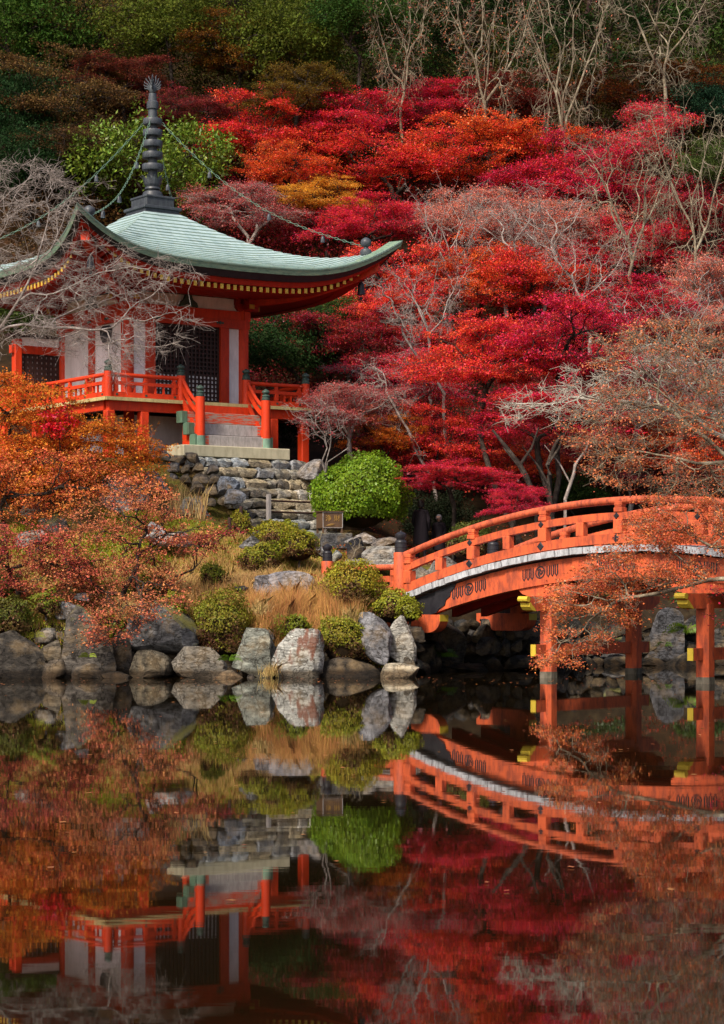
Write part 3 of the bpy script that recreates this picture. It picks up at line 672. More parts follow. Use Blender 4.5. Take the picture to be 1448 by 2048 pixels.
# abutment corbels and piers
def nose(mb, w_, s0, s1, z0, z1, wd, flip=False):       # bar along s with a rounded lower nose at s1
    h = z1-z0; poly = [(s0, z1), (s1, z1), (s1, z1-.3*h)]+[(s1-h*.9*(1-math.cos(t)), z1-.3*h-.7*h*math.sin(t)) for t in np.linspace(0.2, math.pi/2, 7)]+[(s0, z0)]
    return mb.prism(poly, lambda p: Vector((p[0], w_-wd/2, p[1])), lambda p: Vector((p[0], w_+wd/2, p[1])))
for w_ in (.06, BW-.06):
    c = nose(MB(), w_, -.4, 1.42, 1.02, 1.47, .3).build('corbel', 'bridge_paint', bridge)
    mb = MB(); mb.box((1.428, w_, 1.385), (.012, .302, .165)); mb.build('corbel_end', 'bright_yellow', bridge)
for s in (POSTS[1]+.02, POSTS[3]+.02, POSTS[5]-.3):
    zt = zb(s)-.90
    for w_ in (.12, BW-.12):
        a = .175; c = .075; oct_ = [(-a+c, -a), (a-c, -a), (a, -a+c), (a, a-c), (a-c, a), (-a+c, a), (-a, a-c), (-a, -a+c)]
        MB().prism(oct_, lambda p: Vector((s+p[0], w_+p[1], .14)), lambda p: Vector((s+p[0], w_+p[1], zt-.52))).build('pier', 'bridge_paint', bridge)
        MB().prism(oct_, lambda p: Vector((s+p[0]*1.04, w_+p[1]*1.04, -1.0)), lambda p: Vector((s+p[0]*1.04, w_+p[1]*1.04, .15))).build('pier_footing', 'concrete', bridge)
        poly = [(-.85, 0), (.85, 0), (.85, -.1), (.72, -.22), (.5, -.28), (-.5, -.28), (-.72, -.22), (-.85, -.1)]
        MB().prism(poly, lambda p: Vector((s+p[0], w_-.125, zt-.004+p[1])), lambda p: Vector((s+p[0], w_+.125, zt-.004+p[1]))).build('bracket', 'bridge_paint', bridge)
    # cap beam across with a yellow moulded nose
    prof = [(-.75, -.29), (-.78, -.36), (-.74, -.42), (-.66, -.44), (-.68, -.50), (-.62, -.58), (-.45, -.62), (BW+.45, -.62), (BW+.75, -.45), (BW+.78, -.29)]
    MB().prism(prof, lambda p: Vector((s-.14, p[0], zt+p[1])), lambda p: Vector((s+.14, p[0], zt+p[1]))).build('cap_beam', 'bridge_paint', bridge)
    mb = MB(); mb.tube([(s-.145, -.77, zt-.345), (s+.145, -.77, zt-.345)], .07, 10); mb.prism([(-.69, -.42), (-.73, -.44), (-.72, -.52), (-.645, -.60), (-.50, -.63), (-.50, -.60)], lambda p: Vector((s-.143, p[0], zt+p[1])), lambda p: Vector((s+.143, p[0], zt+p[1])))
    mb.build('cap_beam_nose', 'bright_yellow', bridge)
    MB().box((s, BW/2, .66), (.15, BW+.84, .27)).build('cross_tie', 'vermilion_shade' if False else 'bridge_paint', bridge)
    for w_ in (-.428, BW+.428): MB().box((s, w_, .66), (.156, .02, .276)).build('tie_end', 'bright_yellow', bridge)
# low wing railing to the left of the bridge end
W2 = (-.91, 56.6)
def wing(label, p, q, zt):
    p = Vector((*p, 0)); q = Vector((*q, 0)); d = q-p; L = d.length; ang = math.atan2(d.y, d.x)
    o = empty('wing_railing', (p.x, p.y, 1.2), label, 'railing', rz=ang)
    z = lambda v: v-1.2
    bridge_newel(o, (L, 0), z(1.2), z(zt), .86)
    MB().tube([(.2, 0, z(2.66)), (L-.1, 0, z(2.66-.02))], .075, 10).build('hand_rail', 'bridge_rail_paint', o, True)
    MB().box((L/2+.05, 0, z(2.36)), (L-.35, .13, .15)).build('mid_rail', 'bridge_paint', o)
    MB().box((L/2+.05, 0, z(1.92)), (L-.35, .16, .18)).build('base_rail', 'bridge_paint', o)
    for t in (.24, L*.55, L-.3):
        MB().box((t, 0, z(2.148)), (.2, .18, .274)).build('rail_post', 'bridge_paint', o, bevel=.01)
        MB().box((t, 0, z(2.51)), (.19, .17, .148)).build('rail_block', 'bridge_paint', o, bevel=.01)
wing('low orange wing railing with black capped post left of the bridge end', BN, W2, 2.84)
c45 = math.cos(R(45)); FN = (BN[0]+BW*c45, BN[1]+BW*c45)
wing('low orange wing railing behind the bridge at its far end post', FN, (FN[0]+.6, FN[1]+2.2), 2.84)

# ------------------------------------------------------------------ stones
rng = np.random.default_rng(11)
def rock_mesh(name, seed, dims, cuts=7, rough=.14, sub=3, mat='rock', flat=0):
    r = np.random.default_rng(seed); bm = bmesh.new(); bmesh.ops.create_icosphere(bm, subdivisions=sub, radius=1)
    V = np.array([v.co for v in bm.verts]); F = np.array([[v.index for v in f.verts] for f in bm.faces]); bm.free()
    V = np.sign(V)*np.abs(V)**.62; V /= np.abs(V).max()
    q_ = r.normal(size=(3, 3))*.22+np.eye(3); V = V@q_
    for _ in range(cuts+6):                              # planar cuts give facets
        n = r.normal(size=3); n[2] = abs(n[2])*.8-.1; n /= np.linalg.norm(n); d = r.uniform(.38, .78)
        h = V@n-d; V = np.where(h[:, None] > 0, V-n*(h[:, None]*.94), V)
    f = np.zeros(len(V))
    for amp, fr in ((1, 1.7), (.5, 3.6), (.28, 7.5), (.14, 14)):
        k = r.normal(size=(4, 3)); k /= np.linalg.norm(k, axis=1)[:, None]; ph = r.uniform(0, 6.28, 4)
        f += amp*np.sin(V@k.T*fr*1.6+ph).sum(1)/3
    st = r.normal(size=3); st[2] += 1.2; st /= np.linalg.norm(st); q2 = V@st*7+f*.8; V = V*(1+rough*.42*f[:, None]+.030*(np.abs((q2 % 2)-1)-.5)[:, None])
    V = V/np.abs(V).max(0); V = V*np.array(dims)/2
    if flat: V[:, 2] = np.minimum(V[:, 2], dims[2]*.5*flat+V[:, 2]*.06)
    me = np_mesh(name, V, F, True)
    try: me.set_sharp_from_angle(angle=R(24))
    except Exception: pass
    me.materials.append(MATS[mat]); return me
def rock(label, x0, x1, y0, y1, Y, col, seed, depth=None, mat='rock', cuts=7, tilt=0, rz=None, cat='rock', name='rock', group=None, rough=.14):
    """boulder filling the photo box x0-x1, y0-y1 at distance Y"""
    p = at((x0+x1)/2, (y0+y1)/2, Y); wd = (x1-x0)/FPX*Y; h = (y1-y0)/FPX*Y; d = depth or (wd*.8)
    me = rock_mesh(name, seed, (wd*1.12, d*1.1, h*1.16), cuts, rough, 4, mat); o = bpy.data.objects.new(name, me); link(o)
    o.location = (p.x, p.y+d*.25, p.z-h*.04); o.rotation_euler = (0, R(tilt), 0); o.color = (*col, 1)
    return tag(o, label, cat, group)
GR = (.17, .17, .175); BL = (.20, .22, .25); DK_ = (.055, .048, .04); PALE = (.34, .33, .31); BRN = (.15, .125, .095)
WL = 1357
rock('wide dark boulder at the left water edge under the purple maple', 88, 225, 1178, 1352, 51.3, (.085, .075, .065), 1, 1.6, mat='rock_moss')
rock('low black rock at the far left edge of the waterline', -45, 92, 1235, 1356, 51.2, DK_, 2, 1.4)
rock('dark overhanging boulder with a bluish flat top below the rust maple', 255, 402, 1206, 1302, 51.6, (.12, .12, .125), 3, 1.7, mat='rock_moss')
rock('squat lichen spotted rock in the water under the overhanging boulder', 256, 344, 1293, 1362, 51.0, (.15, .13, .095), 4)
rock('upright streaked grey rock at the waterline left of the clipped shrub', 346, 447, 1262, 1354, 51.0, (.22, .20, .17), 5)
rock('tall grey green slanting rock beside the white and rust boulder', 470, 566, 1212, 1350, 51.5, (.20, .21, .18), 6, cuts=9)
rock('white and rust stained round boulder at the water edge, brightest on the bank', 545, 643, 1256, 1356, 51.0, (.40, .40, .37), 7, mat='rock_rust', cuts=3)
rock('dark grey jagged rock leaning right above the moss shrub', 712, 788, 1213, 1312, 51.6, (.20, .20, .215), 8, tilt=18, cuts=10)
rock('tall pale rock just left of the bridge corbel', 772, 832, 1218, 1325, 51.9, (.32, .31, .28), 9, cuts=6)
rock('smooth cream coloured stone lying at the waterline below the bridge end', 752, 834, 1313, 1362, 51.0, (.36, .32, .24), 10, cuts=3)
rock('small flat cream stone at the waterline left of the white boulder', 428, 492, 1338, 1366, 50.9, (.42, .34, .24), 11, cuts=3)
rock('tiny grey stone beside the flat cream stone in the water', 490, 512, 1344, 1364, 50.9, GR, 12)
rock('dark brown low rock under the moss shrub at the waterline', 640, 760, 1300, 1360, 51.5, (.055, .045, .035), 13)
rock('dark recessed rock behind the grey streaked rock', 420, 480, 1280, 1356, 51.9, DK_, 14)
rock('dark rock between the left boulder and the squat lichen rock', 205, 268, 1255, 1358, 51.7, (.05, .045, .042), 15)
rock('brown stone on the waterline below the wide dark boulder', 80, 130, 1318, 1362, 50.9, (.10, .08, .06), 16)
rock('small brown stone at the waterline right of the wide dark boulder', 125, 205, 1325, 1364, 50.8, (.08, .07, .06), 17)
rock('low dark rock at the foot of the overhanging boulder', 195, 262, 1335, 1366, 50.8, (.07, .06, .05), 18)
rock('weathered lilac grey rock half sunk in the golden grass', 503, 632, 1128, 1206, 53.6, (.24, .23, .25), 20, 1.3, cuts=8)
rock('moss covered grey boulder below the stone steps', 486, 634, 1046, 1116, 57.5, (.24, .24, .25), 21, 1.6, mat='rock_moss')
rock('pale grey boulder among the orange maples, largest on the left slope', 188, 292, 938, 1030, 60.2, (.34, .33, .33), 22, 1.4)
rock('smooth pale boulder right of the largest slope boulder', 280, 334, 932, 985, 61.0, (.36, .36, .36), 23)
rock('grey boulder at the left edge behind bare twigs', 22, 92, 988, 1050, 59.2, (.20, .19, .18), 24)
rock('moss streaked round boulder on the left slope', 70, 152, 1008, 1070, 58.5, (.24, .23, .22), 25, mat='rock_moss')
rock('low pale rock below the moss streaked boulder', 30, 90, 1050, 1092, 57.5, (.22, .21, .21), 26)
rock('white splashed mossy rock at the left of the stone steps', 350, 418, 985, 1050, 60.6, (.28, .27, .25), 27, mat='rock_moss', cuts=9)
rock('pale rock behind the rust maple crown, upper of two', 283, 336, 1040, 1078, 57.8, (.36, .36, .38), 28)
rock('pale long rock behind the rust maple crown, lower of two', 308, 386, 1052, 1092, 57.0, (.38, .37, .37), 29)
rock('small white stone in the straw left of the clipped shrub', 148, 178, 1182, 1200, 52.8, (.4, .4, .42), 30)
rock('grey stone near the lower trunk of the rust maple', 110, 160, 1195, 1235, 52.2, (.16, .17, .19), 31)
rock('rounded blue grey stone beside the middle of the steps', 424, 476, 949, 992, 62.3, (.20, .23, .28), 32)
rock('dark blue stone below the rounded stone beside the steps', 440, 490, 968, 1004, 61.9, (.15, .17, .21), 33)
# under and behind the bridge
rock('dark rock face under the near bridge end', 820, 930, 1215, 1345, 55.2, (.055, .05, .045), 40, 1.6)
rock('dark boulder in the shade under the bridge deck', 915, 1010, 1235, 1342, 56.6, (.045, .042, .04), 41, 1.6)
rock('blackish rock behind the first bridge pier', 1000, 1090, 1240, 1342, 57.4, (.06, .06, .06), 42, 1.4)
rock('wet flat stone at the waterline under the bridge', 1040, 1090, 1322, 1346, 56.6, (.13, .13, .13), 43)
rock('small pale stone at the waterline left of the first pier', 1010, 1046, 1328, 1346, 56.3, (.2, .2, .19), 44)
rock('large mottled grey boulder behind the second row pier with mossy top', 1280, 1366, 1215, 1334, 59.4, (.10, .10, .11), 451)  # grey lowered to carry the shade behind the piers
rock('pale flat topped rock between the bridge piers', 1170, 1262, 1252, 1300, 60.3, (.15, .15, .15), 46, mat='rock_moss')
rock('low grey rock along the far waterline between the piers', 1120, 1205, 1290, 1336, 59.8, (.16, .16, .16), 47)
rock('dark low rock along the far waterline left of the mottled boulder', 1195, 1300, 1285, 1338, 60.0, (.12, .12, .125), 48)
rock('dark rock right of the mottled boulder beside the fern', 1352, 1420, 1225, 1336, 60.4, (.05, .05, .05), 49)
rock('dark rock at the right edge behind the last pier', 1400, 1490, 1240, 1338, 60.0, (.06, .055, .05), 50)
rock('grey rock behind the bridge railing left of the low clipped shrub', 850, 935, 1105, 1160, 58.5, (.22, .21, .20), 51)
rock('brown flat rock seen through the bridge railing', 800, 880, 1120, 1195, 57.0, (.22, .20, .17), 52)
rock('pale stone seen under the bridge handrail near the second post', 905, 960, 1110, 1160, 58.8, (.27, .27, .28), 53)
rock('long lichen grey rock beside the path below the round bush', 716, 800, 1082, 1128, 57.8, (.26, .25, .23), 54, 1.0)
rock('grey humped rock under the round bush', 690, 760, 1058, 1090, 60.8, (.22, .21, .21), 55)
rock('low brown rock under the right side of the round bush', 745, 800, 1068, 1092, 60.5, (.16, .14, .13), 56)
rock('black stone beside the path left of the yellow twig', 696, 736, 1072, 1118, 58.2, (.018, .018, .024), 57, cuts=4)
rock('small pale boulder behind the wing railing post', 630, 652, 1088, 1112, 58.3, (.24, .25, .26), 58)
rock('small grey boulder right of the wing railing post', 664, 684, 1092, 1120, 58.3, (.24, .26, .25), 59)
rock('grey boulder beside the top of the stone steps', 598, 668, 908, 955, 64.6, (.21, .20, .20), 60, 1.2)
# rubble courses behind the big rocks of the pond edge
def stone_course(label, pts, seed, cols, w=(.35, .8), h=(.3, .55), sub=2):
    o0 = empty('pond_edge_wall', (pts[0][0], pts[0][1], 0), label, 'stone wall'); rr = np.random.default_rng(seed); q0 = Vector(o0.location); k = 0
    for (xa, ya, za), (xb, yb, zb_) in zip(pts[:-1], pts[1:]):
        L = math.hypot(xb-xa, yb-ya); s = 0
        while s < L:
            wd = rr.uniform(*w); ht = rr.uniform(*h); t = (s+wd/2)/L; k += 1
            me = rock_mesh('stone', seed*100+k, (wd*1.12, wd*.9, ht*1.2), 6, .12, 3, 'rock'); o = bpy.data.objects.new('stone', me); link(o, o0)
            o.location = Vector((xa+(xb-xa)*t, ya+(yb-ya)*t+rr.uniform(-.1, .1), za+(zb_-za)*t+rr.uniform(-.08, .08)))-q0; o.rotation_euler = (0, 0, math.atan2(yb-ya, xb-xa)+rr.uniform(-.2, .2))
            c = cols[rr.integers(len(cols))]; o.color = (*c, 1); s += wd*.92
DKC = [(.05, .045, .04), (.075, .065, .055), (.06, .06, .06), (.10, .085, .065), (.04, .037, .034)]
stone_course('lowest course of dark stones along the pond edge behind the boulders', [(-9.5, 51.6, .12), (-4, 51.8, .12), (1.0, 51.9, .12)], 71, DKC)
stone_course('middle course of dark stones along the pond edge behind the boulders', [(-9.5, 51.9, .55), (-4, 52.0, .55), (1.0, 52.2, .55)], 72, DKC)
stone_course('top course of mixed stones along the pond edge under the shrubs', [(-9.5, 52.2, .98), (-4, 52.3, .98), (1.0, 52.5, 1.0)], 73, DKC+[(.16, .15, .14), (.13, .14, .15)])
stone_course('lowest course of stones darkened for the shade below the bridge end', [(1.2, 53.3, .15), (2.1, 55.2, .15), (4.6, 56.2, .15), (6.1, 59.1, .15), (10, 59.6, .15)], 74, [tuple(.5*q for q in c) for c in DKC], (.5, 1.2), (.3, .6))  # stone tones of these three courses halved, shade under the bridge painted in
stone_course('second course of stones darkened for the shade below the bridge end', [(1.3, 53.5, .6), (2.2, 55.5, .6), (4.6, 56.5, .6), (6.2, 59.4, .55), (10, 59.9, .55)], 75, [tuple(.5*q for q in c) for c in DKC])
stone_course('third course of stones darkened for the shade below the bridge end', [(1.3, 53.9, 1.1), (2.3, 55.9, 1.1), (4.6, 57.0, 1.05), (6.2, 59.8, .95), (10, 60.2, .95)], 76, [tuple(.5*q for q in c) for c in DKC])
# flat path slabs
for i, (x0, x1, y0, y1, Y, lab) in enumerate([(690, 792, 1119, 1134, 56.8, 'flat pale paving slab behind the wing railing'), (634, 700, 1066, 1098, 60.9, 'square dark plinth stone carrying the offering box'),
        (742, 800, 1092, 1104, 59.5, 'flat grey stone step at the turn of the path')]):
    p = at((x0+x1)/2, (y0+y1)/2, Y); wd = (x1-x0)/FPX*Y; h = (y1-y0)/FPX*Y
    mb = MB(); mb.box((0, 0, 0), (wd, .9, h)); o = mb.build('stone_slab', 'step_stone', None, bevel=.03); o.location = p+Vector((0, .4, 0)); o.rotation_euler = (0, 0, R(12)*i)
    o.color = [(.40, .38, .36, 1), (.10, .10, .105, 1), (.30, .29, .27, 1)][i]; tag(o, lab, 'stone slab')

# stone steps, every stone its own piece
steps = empty('stone_steps', TW_(0, 6, 3.7), 'flight of rough stone steps climbing to the temple stair', 'steps', rz=TH)
def a_of(px, b):
    best = None
    c, s = math.cos(TH), math.sin(TH); k = (px-724)/FPX
    # TC.x + a c + b s = k (TC.y + a s - b c)
    return (k*(TC[1]-b*c)-TC[0]-b*s)/(c-k*s)
stone_cols = [(.22, .21, .19), (.30, .26, .19), (.15, .16, .18), (.40, .34, .24), (.08, .08, .09), (.22, .25, .28), (.26, .22, .16), (.12, .11, .10), (.34, .33, .31)]
def block_mesh(name, d, seed, mat='step_stone', rough=.075):
    r = np.random.default_rng(seed); bm = bmesh.new(); bmesh.ops.create_cube(bm, size=1); bmesh.ops.subdivide_edges(bm, edges=bm.edges, cuts=2, use_grid_fill=True)
    for v in bm.verts:
        c = v.co.copy(); n = sum(abs(x) > .49 for x in c); f = {1: 1.0, 2: .94, 3: .86}.get(n, 1)
        v.co = Vector((c.x*d[0]*f, c.y*d[1]*f+(.09 if c.z > .3 and c.y < 0 else 0), c.z*d[2]*f))+Vector(r.normal(size=3)*rough*min(d))
    me = bpy.data.meshes.new(name); bm.to_mesh(me); bm.free(); me.materials.append(MATS[mat])
    me.polygons.foreach_set('use_smooth', np.ones(len(me.polygons), bool))
    try: me.set_sharp_from_angle(angle=R(35))
    except Exception: pass
    return me
rows = [(390, 612), (410, 632), (452, 636), (470, 640), (462, 660), (488, 668), (505, 672), (520, 676)]
sd = 100
for i, (l, r_) in enumerate(rows):
    b = 5.02+i*.345; zt = 6.03-i*.315; a = a_of(l, b); ae = a_of(r_, b)
    while a < ae-.1:
        wd = random.uniform(.34, .85); wd = min(wd, ae-a+.1); h = .315+random.uniform(-.03, .015); sd += 1
        me = block_mesh('stone', (wd-.03, .62, h-.01), sd); o = bpy.data.objects.new('stone', me); link(o, steps)
        o.location = (a+wd/2, -(b-6)-.31+.31+.1-.0+random.uniform(-.035, .035), zt-h/2-3.7+random.uniform(-.015, .015)); o.location.y = -(b-.31-6)+random.uniform(-.07, .05)
        c = random.choice(stone_cols); j = random.uniform(1.1, 2.2); o.color = (c[0]*j, c[1]*j, c[2]*j, 1)
        o.rotation_euler = (random.uniform(-.03, .03), random.uniform(-.03, .03), random.uniform(-.06, .06)); a += wd
# rubble retaining wall left of the steps
wall = empty('retaining_wall', at(370, 1000, 62.5), 'dry rubble retaining wall of dark stones left of the stone steps', 'stone wall')
wl = Vector(wall.location)
def rubble(px, py, Y, wpx, hpx, col, seed):
    p = at(px, py, Y); me = rock_mesh('stone', seed, (wpx/FPX*Y, wpx/FPX*Y*.9, hpx/FPX*Y*1.1), 5, .1, 2, 'rock'); o = bpy.data.objects.new('stone', me); link(o, wall); o.location = p-wl; o.color = (*col, 1)
k = 300
for j, y in enumerate(range(914, 1015, 21)):
    x = 318+j*9+(j % 2)*8
    while x < 398+j*17:
        wpx = random.uniform(22, 36); k += 1; c = random.choice([(.07, .062, .055), (.10, .085, .065), (.05, .048, .048), (.12, .10, .08), (.08, .083, .095)])
        rubble(x+wpx/2, y+random.uniform(-3, 3), 63.2-j*.28, wpx+3, 25, c, k); x += wpx
# abutment wall stones under the bridge
abw = empty('abutment_wall', (2.6, 56.2, 0), 'dark rubble abutment wall in the shade under the bridge end', 'stone wall')
al = Vector(abw.location); k = 500
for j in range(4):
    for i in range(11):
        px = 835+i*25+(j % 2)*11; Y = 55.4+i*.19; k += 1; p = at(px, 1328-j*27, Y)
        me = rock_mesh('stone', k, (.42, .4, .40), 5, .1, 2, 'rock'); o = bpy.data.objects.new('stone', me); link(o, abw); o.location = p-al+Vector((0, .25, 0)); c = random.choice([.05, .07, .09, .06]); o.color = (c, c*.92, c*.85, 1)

# ------------------------------------------------------------------ small furniture by the steps
off = empty('offering_box', TW_(.71, 8.9, 3.71), 'dark brown wooden offering box with gold lettering beside the steps', 'box', rz=TH-R(14))
mb = MB(); mb.box((0, 0, .36), (.62, .52, .46)); body = mb.build('body', 'box_wood', off, bevel=.01)
MB().box((0, 0, .605), (.68, .58, .03)).build('lid', 'box_wood', off)
for x in (-.28, .28):
    for y in (-.23, .23): MB().box((x, y, .06), (.05, .05, .14)).build('leg', 'box_wood', off)
for dx, dz, w_, h_ in ((0, .575, .60, .018), (0, .145, .60, .018), (-.295, .36, .018, .412), (.295, .36, .018, .412)):
    MB().box((dx, -.266, dz), (w_, .012, h_)).build('trim', 'gold_mark' if False else 'grey_wood', off)
try:
    for ch, x in (('浄', -.13), ('財', .13)):
        cu = bpy.data.curves.new('lettering', 'FONT'); cu.body = ch; cu.size = .19; cu.align_x = 'CENTER'; cu.align_y = 'CENTER'; cu.extrude = .003
        to = bpy.data.objects.new('lettering', cu); link(to); bpy.context.view_layer.update()
        me = bpy.data.meshes.new_from_object(to.evaluated_get(bpy.context.evaluated_depsgraph_get())); bpy.data.objects.remove(to)
        me.materials.clear(); me.materials.append(MATS['gold_mark']); o = bpy.data.objects.new('lettering', me); link(o, off); o.location = (x, -.266, .40); o.rotation_euler = (R(90), 0, 0)
except Exception as e: print('text', e)
mb = MB(); mb.tube([(-.2, -.268, .2), (-.08, -.268, .24), (.06, -.268, .255)], [.004, .012, .003], 5); mb.tube([(-.18, -.268, .2), (-.05, -.268, .215), (.04, -.268, .23)], [.003, .010, .003], 5); mb.build('leaf_mark', 'gold_mark', off)
fen = empty('wooden_barrier', TW_(-.1, 6.95, 4.1), 'low weathered wooden barrier with two posts across the stone steps', 'barrier', rz=TH)
L = 2.2
for x in (0, L):
    MB().box((x, 0, .36), (.12, .12, .80)).build('post', 'grey_wood', fen, bevel=.015)
for z in (.26, .58): MB().tube([(-.02, 0, z), (L*.5, .02, z-.012), (L+.15, 0, z-.01)], .03, 7).build('rail', 'dark_lattice', fen, True)
for i, (px, y0, y1, Y, lab) in enumerate([(482, 1014, 1044, 60.6, 'thin dark wooden stake standing in the moss left of the barrier'), (459, 1036, 1052, 60.2, 'short wooden stake lowest of the two left of the barrier')]):
    p = at(px, y1, Y); h = (y1-y0)/FPX*Y; mb = MB(); mb.lathe((0, 0, -.3), [(.05, 0), (.048, h+.3), (.03, h+.32)], 8); o = mb.build('wooden_stake', 'bark_cedar', None, True); o.location = p; tag(o, lab, 'stake')
p = at(482, 1180, 53.4)                                  # small ground lamp among the straw
lamp = empty('garden_lamp', p, 'small black cylindrical garden spotlight lying in the straw', 'lamp', rz=.3)
mb = MB(); mb.tube([(-.16, 0, .02), (.10, 0, .03)], [.075, .08], 12); mb.build('housing', 'black_metal', lamp, True)
mb = MB(); mb.tube([(.10, 0, .03), (.17, 0, .035)], [.06, .04], 10); mb.build('rim', 'black_metal', lamp, True)
MB().box((0, 0, -.12), (.04, .04, .24)).build('spike', 'black_metal', lamp)

# ------------------------------------------------------------------ people in the shade behind the bridge end
def person(label, px, Y, z0, H, coat, head_mat, cap=False, turn=0):
    p = at(px, 1180, Y); root = empty('person', (p.x, Y, z0), label, 'person', rz=turn); s = H/1.72
    J = {'pel': (0, 0, .95), 'sp': (0, .02, 1.18), 'ch': (0, .01, 1.36), 'nk': (0, 0, 1.47), 'hd': (0, -.02, 1.56), 'hd2': (0, -.02, 1.66),
         'lh': (.09, 0, .90), 'lk': (.10, -.03, .50), 'la': (.10, .02, .09), 'lt': (.11, -.14, .04), 'rh': (-.09, 0, .90), 'rk': (-.11, -.01, .50), 'ra': (-.12, .03, .09), 'rt': (-.14, -.13, .04),
         'ls': (.18, 0, 1.40), 'le': (.24, .02, 1.13), 'lw': (.20, -.12, .93), 'lf': (.19, -.17, .86), 'rs': (-.18, 0, 1.40), 're': (-.25, .02, 1.13), 'rw': (-.22, -.10, .92), 'rf': (-.21, -.14, .84)}
    Rr = {'pel': .15, 'sp': .14, 'ch': .16, 'nk': .06, 'hd': .085, 'hd2': .08, 'lh': .10, 'lk': .065, 'la': .05, 'lt': .04, 'rh': .10, 'rk': .065, 'ra': .05, 'rt': .04, 'ls': .08, 'le': .055, 'lw': .04, 'lf': .03, 'rs': .08, 're': .055, 'rw': .04, 'rf': .03}
    E_ = [('pel', 'sp'), ('sp', 'ch'), ('ch', 'nk'), ('nk', 'hd'), ('hd', 'hd2'), ('pel', 'lh'), ('lh', 'lk'), ('lk', 'la'), ('la', 'lt'), ('pel', 'rh'), ('rh', 'rk'), ('rk', 'ra'), ('ra', 'rt'), ('ch', 'ls'), ('ls', 'le'), ('le', 'lw'), ('lw', 'lf'), ('ch', 'rs'), ('rs', 're'), ('re', 'rw'), ('rw', 'rf')]
    ks = list(J); me = bpy.data.meshes.new('body'); me.from_pydata([tuple(c*s for c in J[k]) for k in ks], [(ks.index(a), ks.index(b)) for a, b in E_], [])
    o = bpy.data.objects.new('body', me); link(o, root); md = o.modifiers.new('skin', 'SKIN'); o.modifiers.new('sub', 'SUBSURF').levels = 2; o.modifiers['sub'].render_levels = 2
    for i, k in enumerate(ks): me.skin_vertices[0].data[i].radius = (Rr[k]*s, Rr[k]*s); me.skin_vertices[0].data[i].use_root = (k == 'pel')
    me.materials.append(MATS[coat])
    mb = MB(); mb.lathe((0, 0, .45*s), [(.24*s, 0), (.22*s, .3*s), (.20*s, .6*s), (.21*s, .85*s), (.19*s, .97*s), (.09*s, 1.03*s)], 14); mb.build('coat', coat, root, True)
    mb = MB(); mb.lathe((0, -.02*s, 1.50*s), [(.05*s, 0), (.08*s, .04*s), (.095*s, .11*s), (.09*s, .18*s), (.05*s, .23*s), (.01*s, .24*s)], 14); mb.build('face', 'skin', root, True)
    mb = MB(); mb.lathe((0, 0, 1.60*s), [(.10*s, -.05*s), (.108*s, .03*s), (.10*s, .10*s), (.06*s, .15*s), (.01*s, .16*s)], 14)
    if cap: mb.box((0, -.13*s, 1.62*s), (.14*s, .12*s, .012))
    mb.build('cap' if cap else 'hair', head_mat, root, True)
person('person in a long dark coat standing in the shade beyond the bridge end', 842, 63.2, gz(1.74, 63.2), 1.72, 'coat_dark', 'hair', False, R(160))
person('smaller person in a pale grey cap and dark clothes in the shade', 878, 63.6, gz(2.28, 63.6), 1.38, 'coat_dark', 'cap_grey', True, R(-20))

# ------------------------------------------------------------------ plants
def tubes(P0, P1, R0, R1, n=4):
    P0, P1 = np.asarray(P0, float), np.asarray(P1, float); R0, R1 = np.asarray(R0), np.asarray(R1)
    d = P1-P0; d /= np.linalg.norm(d, axis=1)[:, None]+1e-9
    ref = np.where(np.abs(d[:, 2:3]) > .9, np.array([[1., 0, 0]]), np.array([[0, 0, 1.]])); a = np.cross(d, ref); a /= np.linalg.norm(a, axis=1)[:, None]; b = np.cross(d, a)
    t = np.arange(n)*2*np.pi/n; ring = a[:, None, :]*np.cos(t)[None, :, None]+b[:, None, :]*np.sin(t)[None, :, None]
    V = np.concatenate([P0[:, None, :]+ring*R0[:, None, None], P1[:, None, :]+ring*R1[:, None, None]], 1).reshape(-1, 3)
    i = np.arange(len(P0))[:, None]*2*n; k = np.arange(n)[None, :]; k2 = (k+1) % n
    F = np.stack([i+k, i+k2, i+n+k2, i+n+k], -1).reshape(-1, 4); return V, F
